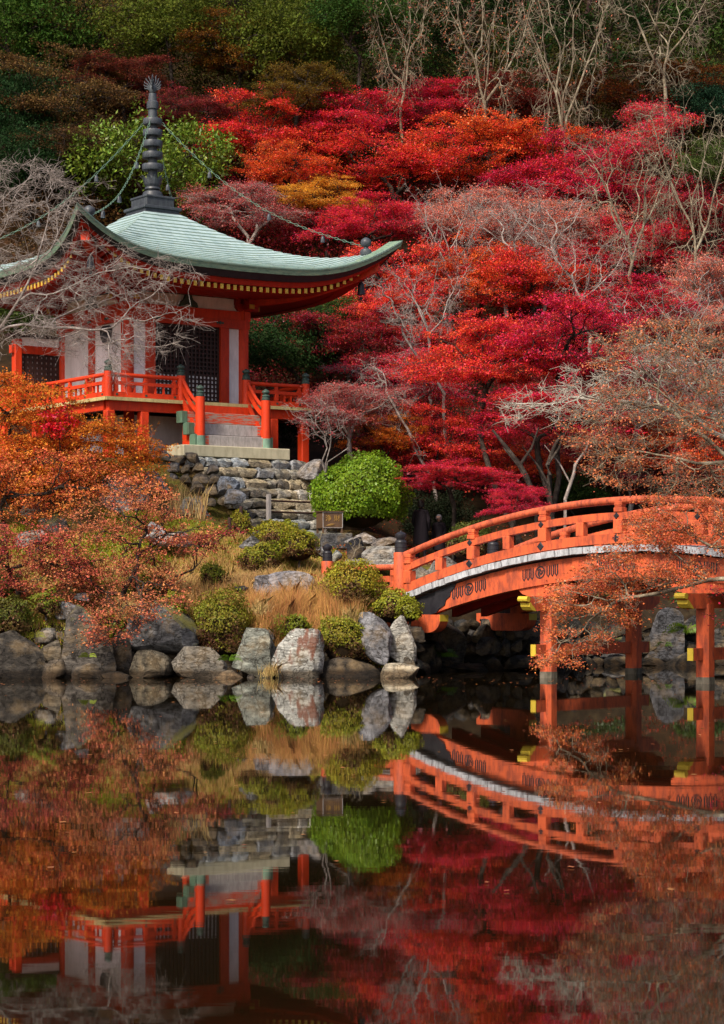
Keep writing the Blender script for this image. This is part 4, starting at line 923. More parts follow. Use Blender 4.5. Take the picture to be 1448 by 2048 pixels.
def skeleton(tg, root, seed, r_tip=.008, pw=.45, frac=(.3, .5), wob=.12, up=.25, d0=(0, 0, 1)):
    r = np.random.default_rng(seed); tg = np.asarray(tg, float); S = []
    def curve(p, d, q, ra, rb):
        L = np.linalg.norm(q-p); n = int(np.clip(L/.35, 2, 5)); c = p+d*L*.45; pts = []
        for t in np.linspace(0, 1, n+1): pts.append((1-t)**2*p+2*t*(1-t)*c+t*t*q)
        pts = np.array(pts); pts[1:-1] += r.normal(size=(n-1, 3))*L*.035
        for k in range(n): S.append((pts[k], pts[k+1], ra+(rb-ra)*k/n, ra+(rb-ra)*(k+1)/n))
        e = pts[-1]-pts[-2]; return e/(np.linalg.norm(e)+1e-9)
    def grow(p, d, ix, rp):
        n = len(ix); rad = min(rp, r_tip*n**pw)
        if n == 1: curve(p, d, tg[ix[0]], rad, r_tip*.5); return
        cen = tg[ix].mean(0); v = cen-p; L = np.linalg.norm(v)
        q = p+v*r.uniform(*frac)+r.normal(size=3)*wob*L*np.array([1, 1, .6])+np.array([0, 0, up*L*.15])
        e = curve(p, d, q, rad, rad*.88); e = e*.6+v/(L+1e-9)*.4
        k = 3 if (n > 12 and r.random() < .35) else 2
        D = tg[ix]-q; D /= np.linalg.norm(D, axis=1)[:, None]+1e-9; C = D[r.choice(n, k, False)]
        for _ in range(4):
            lab = np.argmax(D@C.T, 1)
            for j in range(k):
                if (lab == j).any(): C[j] = D[lab == j].mean(0)
        if len(set(lab.tolist())) == 1: lab = np.arange(n) % k
        for j in range(k):
            s = ix[lab == j]
            if len(s): grow(q, e, s, rad*.9)
    d = np.array(d0, float); grow(np.array(root, float), d/np.linalg.norm(d), np.arange(len(tg)), 9)
    return S
def skel_mesh(name, S, thick=.03):
    P0 = np.array([s[0] for s in S]); P1 = np.array([s[1] for s in S]); R0 = np.array([s[2] for s in S]); R1 = np.array([s[3] for s in S])
    big = R0 > thick; V1, F1 = tubes(P0[big], P1[big], R0[big], R1[big], 8) if big.any() else (np.zeros((0, 3)), np.zeros((0, 4), int))
    V2, F2 = tubes(P0[~big], P1[~big], R0[~big], R1[~big], 4) if (~big).any() else (np.zeros((0, 3)), np.zeros((0, 4), int))
    return np_mesh(name, np.r_[V1, V2], np.r_[F1, F2+len(V1)], True)
def leaves(C, size, r, tilt=.6, aspect=.75, drop=0):
    """kite shaped leaves at points C, mostly level with random tilt"""
    n = len(C); nrm = r.normal(size=(n, 3))*tilt+np.array([0, 0, 1]); nrm /= np.linalg.norm(nrm, axis=1)[:, None]
    t = r.normal(size=(n, 3)); t[:, 2] -= drop; t -= nrm*(t*nrm).sum(1)[:, None]; t /= np.linalg.norm(t, axis=1)[:, None]; b = np.cross(nrm, t)
    s = size*r.uniform(.65, 1.3, n)[:, None]; w_ = s*aspect*.5
    V = np.stack([C-t*s*.5, C+b*w_+t*s*.08, C+t*s*.5, C-b*w_+t*s*.08], 1).reshape(-1, 3); return V, np.arange(4*n).reshape(-1, 4)
def spray_points(tg, r, rs=(.35, .8), dens=170, thick=.07, droop=.12):
    out = []
    for c in tg:
        q = r.uniform(*rs); n = int(dens*q*q*r.uniform(.7, 1.2)*3.1); ph = r.uniform(0, 6.28); a = r.uniform(0, 6.28, n); rho = q*1.12*r.uniform(0, 1, n)**.72*(1+.34*np.sin(3*a+ph)+.2*np.sin(7*a+2*ph))
        tl = r.normal(size=2)*.26
        x = rho*np.cos(a); y = rho*np.sin(a); out.append(np.c_[c[0]+x, c[1]+y, c[2]+x*tl[0]+y*tl[1]-droop*rho**2+r.normal(size=n)*thick])
    return np.concatenate(out)
def dome(n, rx, rz, r, layer=.55, low=-.35, shell=.5):
    """crown points: flattened dome of layered sprays, unit centre at 0"""
    P = []
    while len(P) < n:
        v = r.normal(size=3); v /= np.linalg.norm(v)
        if v[2] < low: continue
        rad = r.uniform(shell**2, 1)**.5; p = v*rad*np.array([rx, rx, rz]); p[2] = round(p[2]/layer)*layer*(.9)+r.normal()*.09; p[:2] *= 1+.15*math.sin(3*math.atan2(v[1], v[0])+n)
        P.append(p)
    return np.array(P)
def tiers(nt_, per, rx, rz, r):
    """crown points in ragged level plates, as maple boughs carry their leaves"""
    P = []
    for k in range(nt_):
        while True:
            v = r.normal(size=3); v /= np.linalg.norm(v)
            if v[2] > -.45: break
        c = v*r.uniform(.35, 1)**.6*np.array([rx*.82, rx*.82, rz]); R1 = r.uniform(.7, 1.35); n = int(per*R1*r.uniform(.7, 1.2)); a0 = r.uniform(0, 6.28); tl = r.normal(size=2)*.10
        for j in range(max(3, n)):
            a = a0+r.normal()*1.3; q = R1*r.uniform(.1, 1)**.6; x, y = math.cos(a)*q*1.25, math.sin(a)*q
            P.append((c[0]+x, c[1]+y, c[2]+x*tl[0]+y*tl[1]-.10*q*q+r.normal()*.05))
    return np.array(P)
VAR = {}
def add_variant(name, tg, root, seed, leafsz, dens, rs, twigs=5, thick=.07, tilt=.6, aspect=.75, r_tip=.010, drop=0, droop=.12, pw=.45, up=.25, wob=.12):
    r = np.random.default_rng(seed); S = skeleton(tg, root, seed, r_tip=r_tip, pw=pw, up=up, wob=wob)
    for c in tg:
        for _ in range(twigs):
            a = r.uniform(0, 6.28); q = r.uniform(.4, 1)*rs[1]; e = np.array([math.cos(a)*q, math.sin(a)*q, r.normal()*.12-droop*q*q]); m = e*.5+r.normal(size=3)*.04
            S.append((c, c+m, r_tip*.55, r_tip*.45)); S.append((c+m, c+e, r_tip*.45, r_tip*.25))
    lm = skel_mesh('limbs', S); cm = None
    if dens > 0:
        V, F = leaves(spray_points(tg, r, rs, dens, thick, droop), leafsz, r, tilt, aspect, drop); cm = np_mesh('crown', V, F)
    VAR[name] = (lm, cm, np.array(root))
# maples (unit crown: half width 3 m)
for i in range(5):
    r = np.random.default_rng(40+i); tg = tiers(25, 13, 3.0, 1.7, r); add_variant('maple%d' % i, tg, (0, 0, -2.2), 50+i, .064, 300, (.15, .6), 6, thick=.05, tilt=.55, wob=.08, r_tip=.009, droop=.03)
for i in range(3):                                       # thinner crowns with grey twigs showing
    r = np.random.default_rng(60+i); tg = tiers(25, 13, 3.0, 1.6, r); add_variant('thin%d' % i, tg, (0, 0, -2.2), 65+i, .062, 200, (.15, .6), 8, thick=.06, droop=.03, tilt=.7, r_tip=.010, wob=.08)
for i in range(3):                                       # bare trees, upright vase shape
    r = np.random.default_rng(70+i); n = 330; a = r.uniform(0, 6.28, n); h = r.uniform(0, 1, n)
    rad = (.35+.9*h**.7)*r.uniform(.3, 1, n)**.5*2.1; tg = np.c_[rad*np.cos(a), rad*np.sin(a), -1.6+4.2*h+r.normal(size=n)*.25]
    add_variant('bare%d' % i, tg, (0, 0, -3.2), 75+i, .075, (8, 26, 0)[i], (.15, .3), 4, r_tip=.0075, up=.5, wob=.05, pw=.40)
for i in range(2):                                       # broadleaf evergreens, clumpy
    r = np.random.default_rng(80+i); tg = dome(130, 3.0, 2.6, r, .35, -.8, .3); add_variant('ever%d' % i, tg, (0, 0, -3), 85+i, .16, 115, (.4, .85), 2, thick=.22, tilt=1.2, aspect=.5, drop=.8)
for i in range(2):                                       # cedars: drooping boughs on a cone
    r = np.random.default_rng(90+i); n = 230; h = r.uniform(0, 1, n); a = r.uniform(0, 6.28, n); rad = (1.05-.8*h)*3*r.uniform(.35, 1, n)**.5
    tg = np.c_[rad*np.cos(a), rad*np.sin(a), -4+9*h-.35*rad]; add_variant('cedar%d' % i, tg, (0, 0, -6), 95+i, .17, 85, (.35, .7), 1, thick=.16, tilt=.9, aspect=.4, droop=.8, drop=.5)
r = np.random.default_rng(99); tg = dome(75, 3.0, 2.7, r, .3, -.75); add_variant('laurel', tg, (0, 0, -3), 98, .19, 150, (.4, .7), 3, thick=.22, tilt=1.0, aspect=.42, drop=1.3)

COLR = dict(crimson=(.62, .022, .045), scarlet=(.70, .045, .026), redorange=(.70, .10, .024), salmon=(.62, .17, .11), gold=(.66, .29, .03), dusky=(.42, .075, .07), magenta=(.56, .018, .050),
            brown=(.10, .058, .020), olive=(.085, .10, .012), green=(.045, .10, .012), dgreen=(.014, .038, .010), orange=(.50, .12, .010), rust=(.30, .055, .022), plum=(.13, .018, .025), yellow=(.28, .20, .012), wine=(.30, .012, .018), none=(.3, .08, .05))
KN = {}
def make_tree(name, label, var, c, sx, sy, sz, col, barkm, leafm='leaf', rz=0, cat='tree', group=None, base=None, tr=None, lean=(0, 0)):
    """c crown centre; trunk runs from the ground (or base) to the variant's fork"""
    lm, cm, root = VAR[var]; bx, by = (base[0], base[1]) if base else (c.x+lean[0], c.y+lean[1]); g = gz(bx, by) if not base or len(base) < 3 else base[2]
    t = empty(name, (bx, by, g), label, cat, group); off_ = Vector((c.x-bx, c.y-by, c.z-g))
    for me, nm, mt in ((lm, 'limbs', barkm), (cm, 'crown', leafm)):
        if me is None: continue
        o = bpy.data.objects.new(nm, me); link(o, t); o.location = off_; o.scale = (sx, sy, sz); o.rotation_euler = (0, 0, rz)
        if not me.materials: me.materials.append(MATS[mt])
        o.material_slots[0].link = 'OBJECT'; o.material_slots[0].material = MATS[mt]; o.color = (*COLR[col], 1) if isinstance(col, str) else (*col, 1)
    f = off_+Vector((root[0]*sx, root[1]*sy, root[2]*sz)); tr = tr or .10*max(sx, .5)
    r0 = Vector((0, 0, -.4)); 
    if f.z < .3: f = Vector((f.x, f.y, max(f.z, .3)))
    L = (f-r0).length; pts = []; rr = random.Random(hash(label) % 9999 if False else len(label)*7+int(c.x*10))
    for i in range(7):
        s = i/6; pts.append(r0+(f-r0)*s+Vector((rr.uniform(-1, 1), rr.uniform(-1, 1), 0))*.03*L*math.sin(math.pi*s))
    mb = MB(); mb.tube(pts, [tr*(1.5 if i == 0 else 1.25-.3*i/6) for i in range(7)], 9); o = mb.build('trunk', barkm, t, True)
    return t
def ray_tree(name, label, var, px, py, hw, hh, above, col, barkm='bark_dark', leafm='leaf', group=None, Y=None, **kw):
    """crown centred on photo point px,py standing on the hillside; hw, hh half size in photo pixels"""
    if Y is None:
        ys = np.arange(64, 150, .25); P = at(px, py, 1.0); X = P.x*ys; Zr = CZ+(YH-py)/FPX*ys; gd = Zr-ground_np(X, ys); k = np.nonzero(gd < above)[0]; Y = float(ys[k[0]]) if len(k) else 110
    hw, hh = hw*1.18, hh*1.45 if 'maple' in var or 'thin' in var else hh*1.15
    c = at(px, py, Y); s = hw/FPX*Y/3.0; sz = hh/FPX*Y/(1.7 if 'maple' in var or 'thin' in var else 2.6 if 'bare' not in var and 'cedar' not in var else 2.6 if 'bare' in var else 4.5)
    return make_tree(name, label, var, c, s, s, sz, col, barkm, leafm, rz=(px*.37+py*.11) % 6.28, group=group, **kw)
HG = 'maples on the hillside behind the temple'
def M_(label, v, px, py, hw, hh, above, col, **kw): return ray_tree('maple_tree', label, v, px, py, hw, hh, above, col, group=HG, **kw)
M_('scarlet maple right of the temple spire', 'maple0', 545, 275, 125, 62, 3.0, 'scarlet')
M_('red maple at the top of the slope left of the cedar trunk', 'maple1', 690, 265, 130, 58, 3.0, 'crimson')
M_('crimson maple in front of the upper cedar trunk', 'maple2', 880, 235, 115, 50, 3.0, 'magenta')
M_('wide red orange maple in the middle of the upper slope', 'maple3', 800, 330, 150, 58, 3.0, 'scarlet')
M_('bright red maple right of the upper slope centre', 'maple4', 965, 320, 150, 70, 3.0, 'redorange')
M_('dark crimson maple under the right cedar trunk', 'maple0', 1120, 370, 140, 65, 3.0, 'magenta')
M_('golden orange maple, only yellow one on the red slope', 'maple1', 655, 405, 92, 36, 2.6, 'gold')
M_('orange maple low beside the golden one', 'maple3', 590, 340, 100, 50, 3.0, 'redorange')
M_('dusky rose maple with grey twigs above the roof slope', 'thin0', 480, 425, 120, 52, 2.6, 'dusky', barkm='bark_grey')
M_('deep red maple above the roof tip', 'maple2', 735, 455, 120, 45, 2.6, 'crimson')
M_('salmon maple with many grey twigs right of the roof tip', 'thin1', 925, 445, 130, 55, 2.6, 'salmon', barkm='bark_grey')
M_('wide salmon maple with pale twigs in the right middle slope', 'thin2', 1105, 480, 150, 58, 2.6, 'salmon', barkm='bark_grey')
M_('sparse crimson maple with upright twigs at the upper right', 'thin0', 1275, 300, 110, 75, 3.0, 'crimson', barkm='bark_lichen')
M_('dark red maple behind the lichen branches at the right', 'maple4', 1360, 470, 120, 80, 2.6, 'wine')
M_('dusky red maple behind the bare lichen tree', 'maple2', 1240, 520, 120, 60, 2.6, 'crimson')
M_('scarlet maple just beyond the roof tip', 'maple3', 815, 565, 110, 75, 2.6, 'scarlet')
M_('red orange maple on the middle slope right of the roof tip', 'maple0', 945, 560, 120, 65, 2.6, 'redorange')
M_('bright crimson maple left of the bare lichen tree', 'maple1', 1080, 590, 130, 65, 2.6, 'scarlet')
M_('pink red maple at the right middle of the slope', 'maple4', 1250, 640, 130, 60, 2.6, 'magenta')
M_('rose maple with thin twigs at the right edge', 'thin1', 1400, 610, 110, 80, 2.6, 'salmon', barkm='bark_grey')
M_('dim red maple behind the right temple railing', 'maple2', 700, 700, 120, 62, 2.4, 'wine')
M_('red maple behind the lower roof corner', 'maple1', 800, 660, 110, 60, 2.4, 'scarlet')
M_('plum coloured maple beside the temple deck posts', 'thin2', 700, 835, 110, 55, 2.2, 'dusky', barkm='bark_grey')
M_('small orange maple between the red crowns above the round bush', 'maple3', 775, 870, 75, 42, 2.0, 'orange')
M_('dusky rose maple with grey twigs above the round bush', 'thin0', 815, 770, 120, 60, 2.4, 'crimson', barkm='bark_grey')
M_('flame red maple low behind the bridge start', 'maple0', 905, 890, 110, 62, 2.0, 'scarlet')
M_('crimson maple bough low behind the bridge start', 'maple4', 908, 958, 112, 28, 1.6, 'crimson', Y=62.5)
M_('small deep magenta maple behind the bridge handrail', 'maple2', 1028, 1010, 62, 32, 1.4, 'magenta', Y=60.5)
M_('large crimson maple with dark stems behind the bridge, left crown', 'maple1', 960, 735, 150, 75, 3.5, 'scarlet', Y=66.5, base=(5.0, 64.5), tr=.085)
M_('large crimson maple with dark stems behind the bridge, right crown', 'maple3', 1120, 700, 150, 85, 3.5, 'magenta', Y=65.5, base=(5.6, 64.2), tr=.085)
M_('crimson maple crown below the large one behind the bridge', 'maple4', 1080, 840, 140, 52, 3.0, 'crimson', Y=64.5, base=(6.2, 64.2), tr=.075)
M_('red orange undergrowth maple between the dark stems', 'maple0', 1060, 935, 110, 40, 1.6, 'redorange', Y=68)
M_('dusky maple with thin crown above the right bridge rail', 'thin1', 1260, 800, 130, 80, 3.0, 'dusky', barkm='bark_grey', Y=66)
M_('orange red maple behind the right bridge rail', 'maple2', 1350, 900, 130, 70, 2.6, 'redorange', Y=67)
M_('plum maple low behind the right bridge rail', 'maple1', 1230, 960, 110, 50, 2.2, 'plum', Y=67)
# wooded hillside above, shade and vignetting put into its dim leaf colours
DG = 'trees on the dark upper hillside'
def D_(name, label, v, px, py, hw, hh, above, col, barkm='bark_dark', **kw): return ray_tree(name, label, v, px, py, hw, hh, above, col, barkm, kw.pop('leafm', 'leaf_matte'), DG, **kw)
D_('maple_tree', 'dim brown maple left of the spire', 'maple0', 120, 215, 150, 80, 4, (.12, .065, .02))
D_('maple_tree', 'dim russet maple just left of the spire tip', 'maple2', 250, 175, 100, 45, 4, (.16, .030, .018))
D_('maple_tree', 'dim red maple just right of the spire tip', 'maple3', 385, 225, 90, 42, 4, (.20, .022, .022))
D_('maple_tree', 'brown maple near the top left corner', 'thin2', 160, 80, 150, 80, 4, (.14, .09, .02))
D_('maple_tree', 'amber maple at the top beside the olive tree', 'maple4', 470, 110, 110, 60, 5, (.17, .07, .008))
D_('maple_tree', 'dim brown maple below the brown crowns at far left', 'maple1', 190, 320, 130, 55, 3, (.10, .05, .02))
D_('maple_tree', 'yellow leaved tree glowing behind the brown maples at left', 'maple3', 215, 165, 60, 30, 4, (.13, .085, .008))
D_('maple_tree', 'shaded amber maple right of the spire', 'maple1', 590, 200, 100, 50, 5, (.13, .08, .01))
D_('maple_tree', 'shaded brown maple beyond the right cedar trunk', 'maple4', 1310, 190, 150, 45, 4, (.15, .045, .01))
D_('maple_tree', 'shaded rust maple below the lichen crowns at upper centre right', 'maple0', 1010, 215, 110, 50, 4, (.16, .02, .012))
D_('evergreen_tree', 'leafy green tree in the top left corner', 'ever0', 50, 70, 120, 110, 5, (.04, .085, .010))
D_('evergreen_tree', 'dark green tree on the left edge below the corner tree', 'ever1', 30, 230, 90, 110, 4, 'dgreen')
D_('evergreen_tree', 'olive broadleaf tree at the top left of centre', 'ever1', 345, 55, 110, 90, 6, (.075, .095, .010))
D_('evergreen_tree', 'tall olive green tree at the top centre left', 'ever0', 570, 80, 110, 110, 6, (.075, .095, .010))
D_('evergreen_tree', 'shadowed yellow green bush below the tall olive tree', 'ever1', 610, 195, 90, 45, 3, (.05, .055, .008))
D_('evergreen_tree', 'green tree at the top between the lichen crowns', 'ever0', 720, 30, 90, 70, 8, (.03, .07, .010))
D_('evergreen_tree', 'blue green tree at the right edge', 'ever1', 1420, 215, 70, 60, 4, (.025, .07, .035))
D_('evergreen_tree', 'yellow green small tree at the right edge', 'ever0', 1420, 330, 60, 50, 3, (.06, .09, .02))
D_('evergreen_tree', 'dark evergreen left of the grey bare branches', 'ever0', 60, 330, 90, 80, 3, 'dgreen')
tr_ = D_('evergreen_tree', 'glossy yellow green evergreen behind the temple spire', 'laurel', 310, 335, 125, 105, 3.2, (.12, .18, .018), leafm='leaf_shiny')
D_('evergreen_tree', 'shaded dark evergreen behind the right side of the temple', 'ever0', 585, 690, 105, 85, 2.5, (.022, .05, .012))
D_('evergreen_tree', 'green evergreen under the right roof eave', 'ever1', 660, 640, 80, 45, 2.5, (.04, .075, .014))
D_('evergreen_tree', 'green tree behind the gallery at the far left', 'ever0', 55, 620, 80, 60, 3, (.06, .10, .015))
D_('evergreen_tree', 'dark evergreen shrub under the temple deck at right', 'ever1', 610, 840, 60, 60, 1.5, (.016, .04, .010))
D_('evergreen_tree', 'dark evergreen in the shade behind the two people', 'ever1', 865, 1040, 75, 60, 1.2, (.010, .016, .006), Y=66.5)  # added crown, its near-black leaves make the unlit hollow behind the people
D_('evergreen_tree', 'dark green shrub tree behind the maple stems', 'ever0', 1150, 985, 60, 40, 1.2, (.03, .06, .012), Y=66)
for i, (px, py, hw, hh, Y, bx, lab) in enumerate([(722, -50, 150, 190, 103, None, 'tall dark cedar with bare trunk at the top centre'), (1178, -50, 170, 200, 96, None, 'tall dark cedar with straight trunk right of centre'), (960, 20, 150, 200, 108, None, 'dark cedar between the two trunks at the top'),
        (1420, 60, 150, 250, 108, None, 'dark cedar in the top right corner'), (240, -30, 150, 200, 112, None, 'dark cedar at the top left behind the brown maples'), (500, -40, 150, 200, 114, None, 'dark cedar at the top behind the olive trees'), (30, 0, 150, 200, 110, None, 'dark cedar behind the corner tree at the top left'),
        (1080, 60, 150, 200, 110, None, 'dark cedar behind the lichen crowns right of centre'), (840, 80, 150, 200, 112, None, 'dark cedar behind the lichen crowns at centre'), (1300, 20, 150, 200, 112, None, 'dark cedar behind the brown maple at upper right')]):
    c = at(px, py, Y); s = hw/FPX*Y/3; make_tree('cedar_tree', lab, 'cedar%d' % (i % 2), c, s, s, hh/FPX*Y/4.5, (.016, .040, .008) if i % 3 else (.030, .062, .010), 'bark_cedar', 'leaf_matte', rz=i*1.3, group='cedars at the top of the hill', tr=.30)
# bare lichen trees
BG = 'bare lichen covered trees'
def B_(label, v, px, py, hw, hh, above, barkm='bark_lichen', col=(.40, .13, .07), **kw): return ray_tree('bare_tree', label, v, px, py, hw, hh, above, col, barkm, 'leaf', BG, **kw)
B_('nearly leafless tree with forked trunk at the top centre', 'bare1', 800, 110, 95, 140, 7)
B_('tall lichen grey tree with rusty tip leaves right of top centre', 'bare1', 985, 130, 125, 180, 7)
B_('lichen grey tree with curved boughs before the right cedar trunk', 'bare0', 1130, 150, 125, 190, 7)
B_('bare twisted tree reaching from the upper right corner', 'bare2', 1330, 90, 140, 130, 8)
B_('pale bare tree with upright twigs in the right middle', 'bare0', 1260, 430, 130, 140, 6)
B_('yellowish lichen tree with dense bare twigs at the right edge', 'bare2', 1390, 430, 120, 190, 6)
B_('grey bare tree with fine twigs over the salmon maples', 'bare2', 1090, 480, 120, 90, 5, barkm='bark_grey')
B_('silvery bare tree standing beside the roof tip', 'bare0', 900, 490, 90, 100, 4.5, barkm='bark_grey')
B_('fine silvery tree between the roof tip and the crimson crowns', 'bare0', 860, 620, 100, 80, 4, barkm='bark_grey')
B_('fine silvery tree over the right salmon crowns', 'bare2', 1010, 470, 110, 75, 5, barkm='bark_grey')
B_('pale twiggy tree above the right bridge rail', 'bare0', 1330, 700, 130, 110, 5, barkm='bark_grey')
B_('silvery bare tree leaning over the crimson maples', 'bare1', 1180, 560, 120, 90, 4.5, barkm='bark_grey')

# leafy undergrowth that reads as one mass between the single trees
def mass(name, label, px0, px1, py0, py1, n, hrange, col, leafsz, seed, mat='leaf', dens=80, rs=(.4, .9), skip=None):
    r = np.random.default_rng(seed); P = []
    ys = np.arange(63, 140, .5)
    while len(P) < n:
        px, py = r.uniform(px0, px1), r.uniform(py0, py1); X = (px-724)/FPX*ys; Zr = CZ+(YH-py)/FPX*ys; h = r.uniform(*hrange); k = np.nonzero(Zr-ground_np(X, ys) < h)[0]
        if not len(k) or (skip and skip(px, py)): continue
        Y = ys[k[0]]; x = X[k[0]]
        if abs(x+6.65) < 6.6 and Y < 76 and Y > 58: continue
        P.append((x, Y, CZ+(YH-py)/FPX*Y))
    V, F = leaves(spray_points(np.array(P), r, rs, dens, .2, .2), leafsz, r, .8); me = np_mesh(name, V, F); me.materials.append(MATS[mat]); o = bpy.data.objects.new(name, me); link(o); o.color = (*col, 1); return tag(o, label, 'undergrowth', kind='stuff')
mass('undergrowth', 'dark green and brown undergrowth filling the upper hillside', -30, 1480, -60, 330, 1300, (.3, 3.5), (.048, .046, .007), .11, 1, 'leaf_matte')
mass('undergrowth', 'dim brown undergrowth on the left hillside behind the temple', -30, 420, 120, 600, 420, (.3, 2.2), (.075, .036, .010), .11, 2, 'leaf_matte')
mass('undergrowth', 'deep red undergrowth filling the slope between the maples', 440, 1480, 250, 960, 1300, (.2, 1.8), (.24, .014, .016), .10, 3, dens=120)

# ------------------------------------------------------------------ individually shaped trees near the water
def shaped_tree(name, label, tips, root, seed, barkm, col=None, leafsz=.08, dens=0, rs=(.2, .45), twigs=5, twl=.3, r_tip=.008, pw=.45, group=None, thick=.05, tilt=.7, leafm='leaf', up=.25, wob=.12, d0=(0, 0, 1), base=None, cat='tree', droop=.1, frac=(.3, .5), twdir=None):
    r = np.random.default_rng(seed); tg = np.array([tuple(t) for t in tips]); S = skeleton(tg, root, seed, r_tip, pw, frac, wob, up, d0)
    segs = list(S)
    for c in tg:
        for _ in range(twigs):
            e = r.normal(size=3)*np.array([1, 1, .55]); e = e/np.linalg.norm(e)*twl*r.uniform(.4, 1)
            if twdir is not None: e = e+np.array(twdir)*twl*r.uniform(.1, .6)
            m = e*.5+r.normal(size=3)*twl*.12; S.append((c, c+m, r_tip*.6, r_tip*.5)); S.append((c+m, c+e, r_tip*.5, r_tip*.3))
            if r.random() < .6:
                e2 = m+r.normal(size=3)*twl*.4; S.append((c+m, c+e2, r_tip*.45, r_tip*.25))
    b = Vector(base or root); t = empty(name, b, label, cat, group); bb = np.array(b)
    S = [(s[0]-bb, s[1]-bb, s[2], s[3]) for s in S]
    me = skel_mesh('limbs', S); me.materials.append(MATS[barkm]); o = bpy.data.objects.new('limbs', me); link(o, t)
    if dens:
        pts = spray_points(tg, r, rs, dens, thick, droop)-bb; V, F = leaves(pts, leafsz, r, tilt)
        me = np_mesh('crown', V, F); me.materials.append(MATS[leafm]); o = bpy.data.objects.new('crown', me); link(o, t); o.color = (*COLR[col], 1) if isinstance(col, str) else (*col, 1)
    rmax = max(s[2] for s in segs[:3]); rt = Vector(root)
    if (rt-b).length > .2:
        mb = MB(); d = rt-b; pts = [d*s+Vector((.05*math.sin(5*s), .04*math.sin(4*s), 0)) for s in np.linspace(0, 1, 6)]; mb.tube([Vector((0, 0, -.4))]+pts, [rmax*1.7, rmax*1.5]+[rmax*(1.35-.3*k/5) for k in range(1, 6)], 9); mb.build('trunk', barkm, t, True)
    return t
def region(poly_px, n, Y, dy, r, layer=0):
    """random world points whose photo position falls in the polygon, at distance Y +- dy"""
    P = np.array(poly_px, float); lo, hi = P.min(0), P.max(0); out = []
    while len(out) < n:
        x, y = r.uniform(lo[0], hi[0]), r.uniform(lo[1], hi[1]); ins = False
        for i in range(len(P)):
            a, b = P[i], P[(i+1) % len(P)]
            if (a[1] > y) != (b[1] > y) and x < (b[0]-a[0])*(y-a[1])/(b[1]-a[1])+a[0]: ins = not ins
        if ins:
            if layer: y = round(y/layer)*layer+r.normal()*5
            out.append(at(x, y, Y+r.uniform(-dy, dy)))
    return out
r = np.random.default_rng(5)
# grey bare cherry, left
tp = region([(-140, 330), (60, 315), (175, 370), (225, 350), (130, 450), (200, 480), (400, 540), (330, 580), (400, 640), (330, 700), (250, 780), (150, 720), (60, 680), (-140, 740)], 470, 57.5, 1.6, r)
b0 = (-11.6, 58.5); shaped_tree('bare_tree', 'silver grey leafless cherry spreading over the temple front from the left', tp, (-11.3, 58, gz(*b0)+3.2), 21, 'bark_grey', r_tip=.0070, twigs=10, twl=.45, pw=.36, base=(b0[0], b0[1], gz(*b0)), wob=.05, up=.05, d0=(.4, 0, 1), twdir=(.7, 0, -.25))
# orange maples in front of the deck, left
O_ = [('orange maple', (0, 0), None)]
tp = region([(-60, 745), (50, 750), (120, 785), (190, 845), (270, 850), (310, 885), (345, 905), (310, 935), (180, 965), (60, 1000), (-60, 990)], 250, 60.2, 1.3, r, 26)
shaped_tree('maple_tree', 'bright orange maple hiding the left corner of the temple deck', tp, (-9.6, 60.3, gz(-9.6, 60.3)+.9), 22, 'bark_dark', (.66, .21, .030), .066, 270, (.3, .6), 4, .3, r_tip=.009, leafm='leaf_matte', base=(-9.6, 60.3, gz(-9.6, 60.3)))
tp = region([(60, 830), (130, 810), (160, 870), (90, 900)], 12, 58.8, .3, r)
shaped_tree('maple_tree', 'small patch of pure red maple inside the orange crowns', tp, (-8.6, 59.4, gz(-8.6, 59.4)+.8), 23, 'bark_dark', (.60, .012, .008), .075, 340, (.25, .45), 3, .25, base=(-8.6, 59.4, gz(-8.6, 59.4)))
tp = region([(-60, 900), (120, 900), (300, 930), (330, 990), (200, 1000), (60, 1040), (-60, 1060)], 110, 58.2, .9, r, 24)
shaped_tree('maple_tree', 'red orange maple below the bright orange crown at the left edge', tp, (-9.8, 58.4, gz(-9.8, 58.4)+.6), 24, 'bark_dark', (.58, .16, .05), .064, 210, (.25, .55), 5, .3, leafm='leaf_matte', base=(-9.8, 58.4, gz(-9.8, 58.4)))
# rust maple on the bank
tp = region([(90, 1090), (150, 1030), (250, 960), (330, 970), (360, 1040), (430, 1060), (420, 1100), (330, 1110), (380, 1180), (330, 1230), (250, 1280), (180, 1290), (170, 1220), (60, 1180), (40, 1120)], 300, 53.0, 1.0, r, 22)
tp += region([(165, 1190), (300, 1195), (390, 1190), (330, 1235), (250, 1285), (180, 1290)], 60, 50.7, .35, r, 20)
shaped_tree('maple_tree', 'sparse rusty maple with dark stems on the bank straw', tp, (-5.85, 53.0, gz(-5.9, 53)+.35), 25, 'bark_dark', (.50, .165, .075), .054, 230, (.18, .42), 5, .22, leafm='leaf_matte', r_tip=.0075, pw=.42, base=(-5.85, 53.0, gz(-5.85, 53.0)))
tp = region([(-50, 1060), (60, 1050), (130, 1080), (170, 1120), (200, 1170), (60, 1200), (-50, 1180)], 120, 52.8, .8, r, 22)
shaped_tree('maple_tree', 'purple red maple at the left edge above the water', tp, (-8.5, 53.2, gz(-8.5, 53.2)+.4), 26, 'bark_dark', (.44, .105, .06), .056, 230, (.2, .45), 4, .22, leafm='leaf_matte', base=(-8.5, 53.2, gz(-8.5, 53.2)))
tp = region([(380, 1070), (480, 1050), (520, 1060), (470, 1085), (400, 1100)], 16, 54.2, .3, r)
shaped_tree('maple_tree', 'low crimson maple spray reaching right above the straw', tp, (-4.9, 54.2, gz(-4.9, 54.2)+.25), 27, 'bark_dark', (.28, .03, .03), .06, 260, (.15, .35), 4, .2, base=(-4.9, 54.2, gz(-4.9, 54.2)))
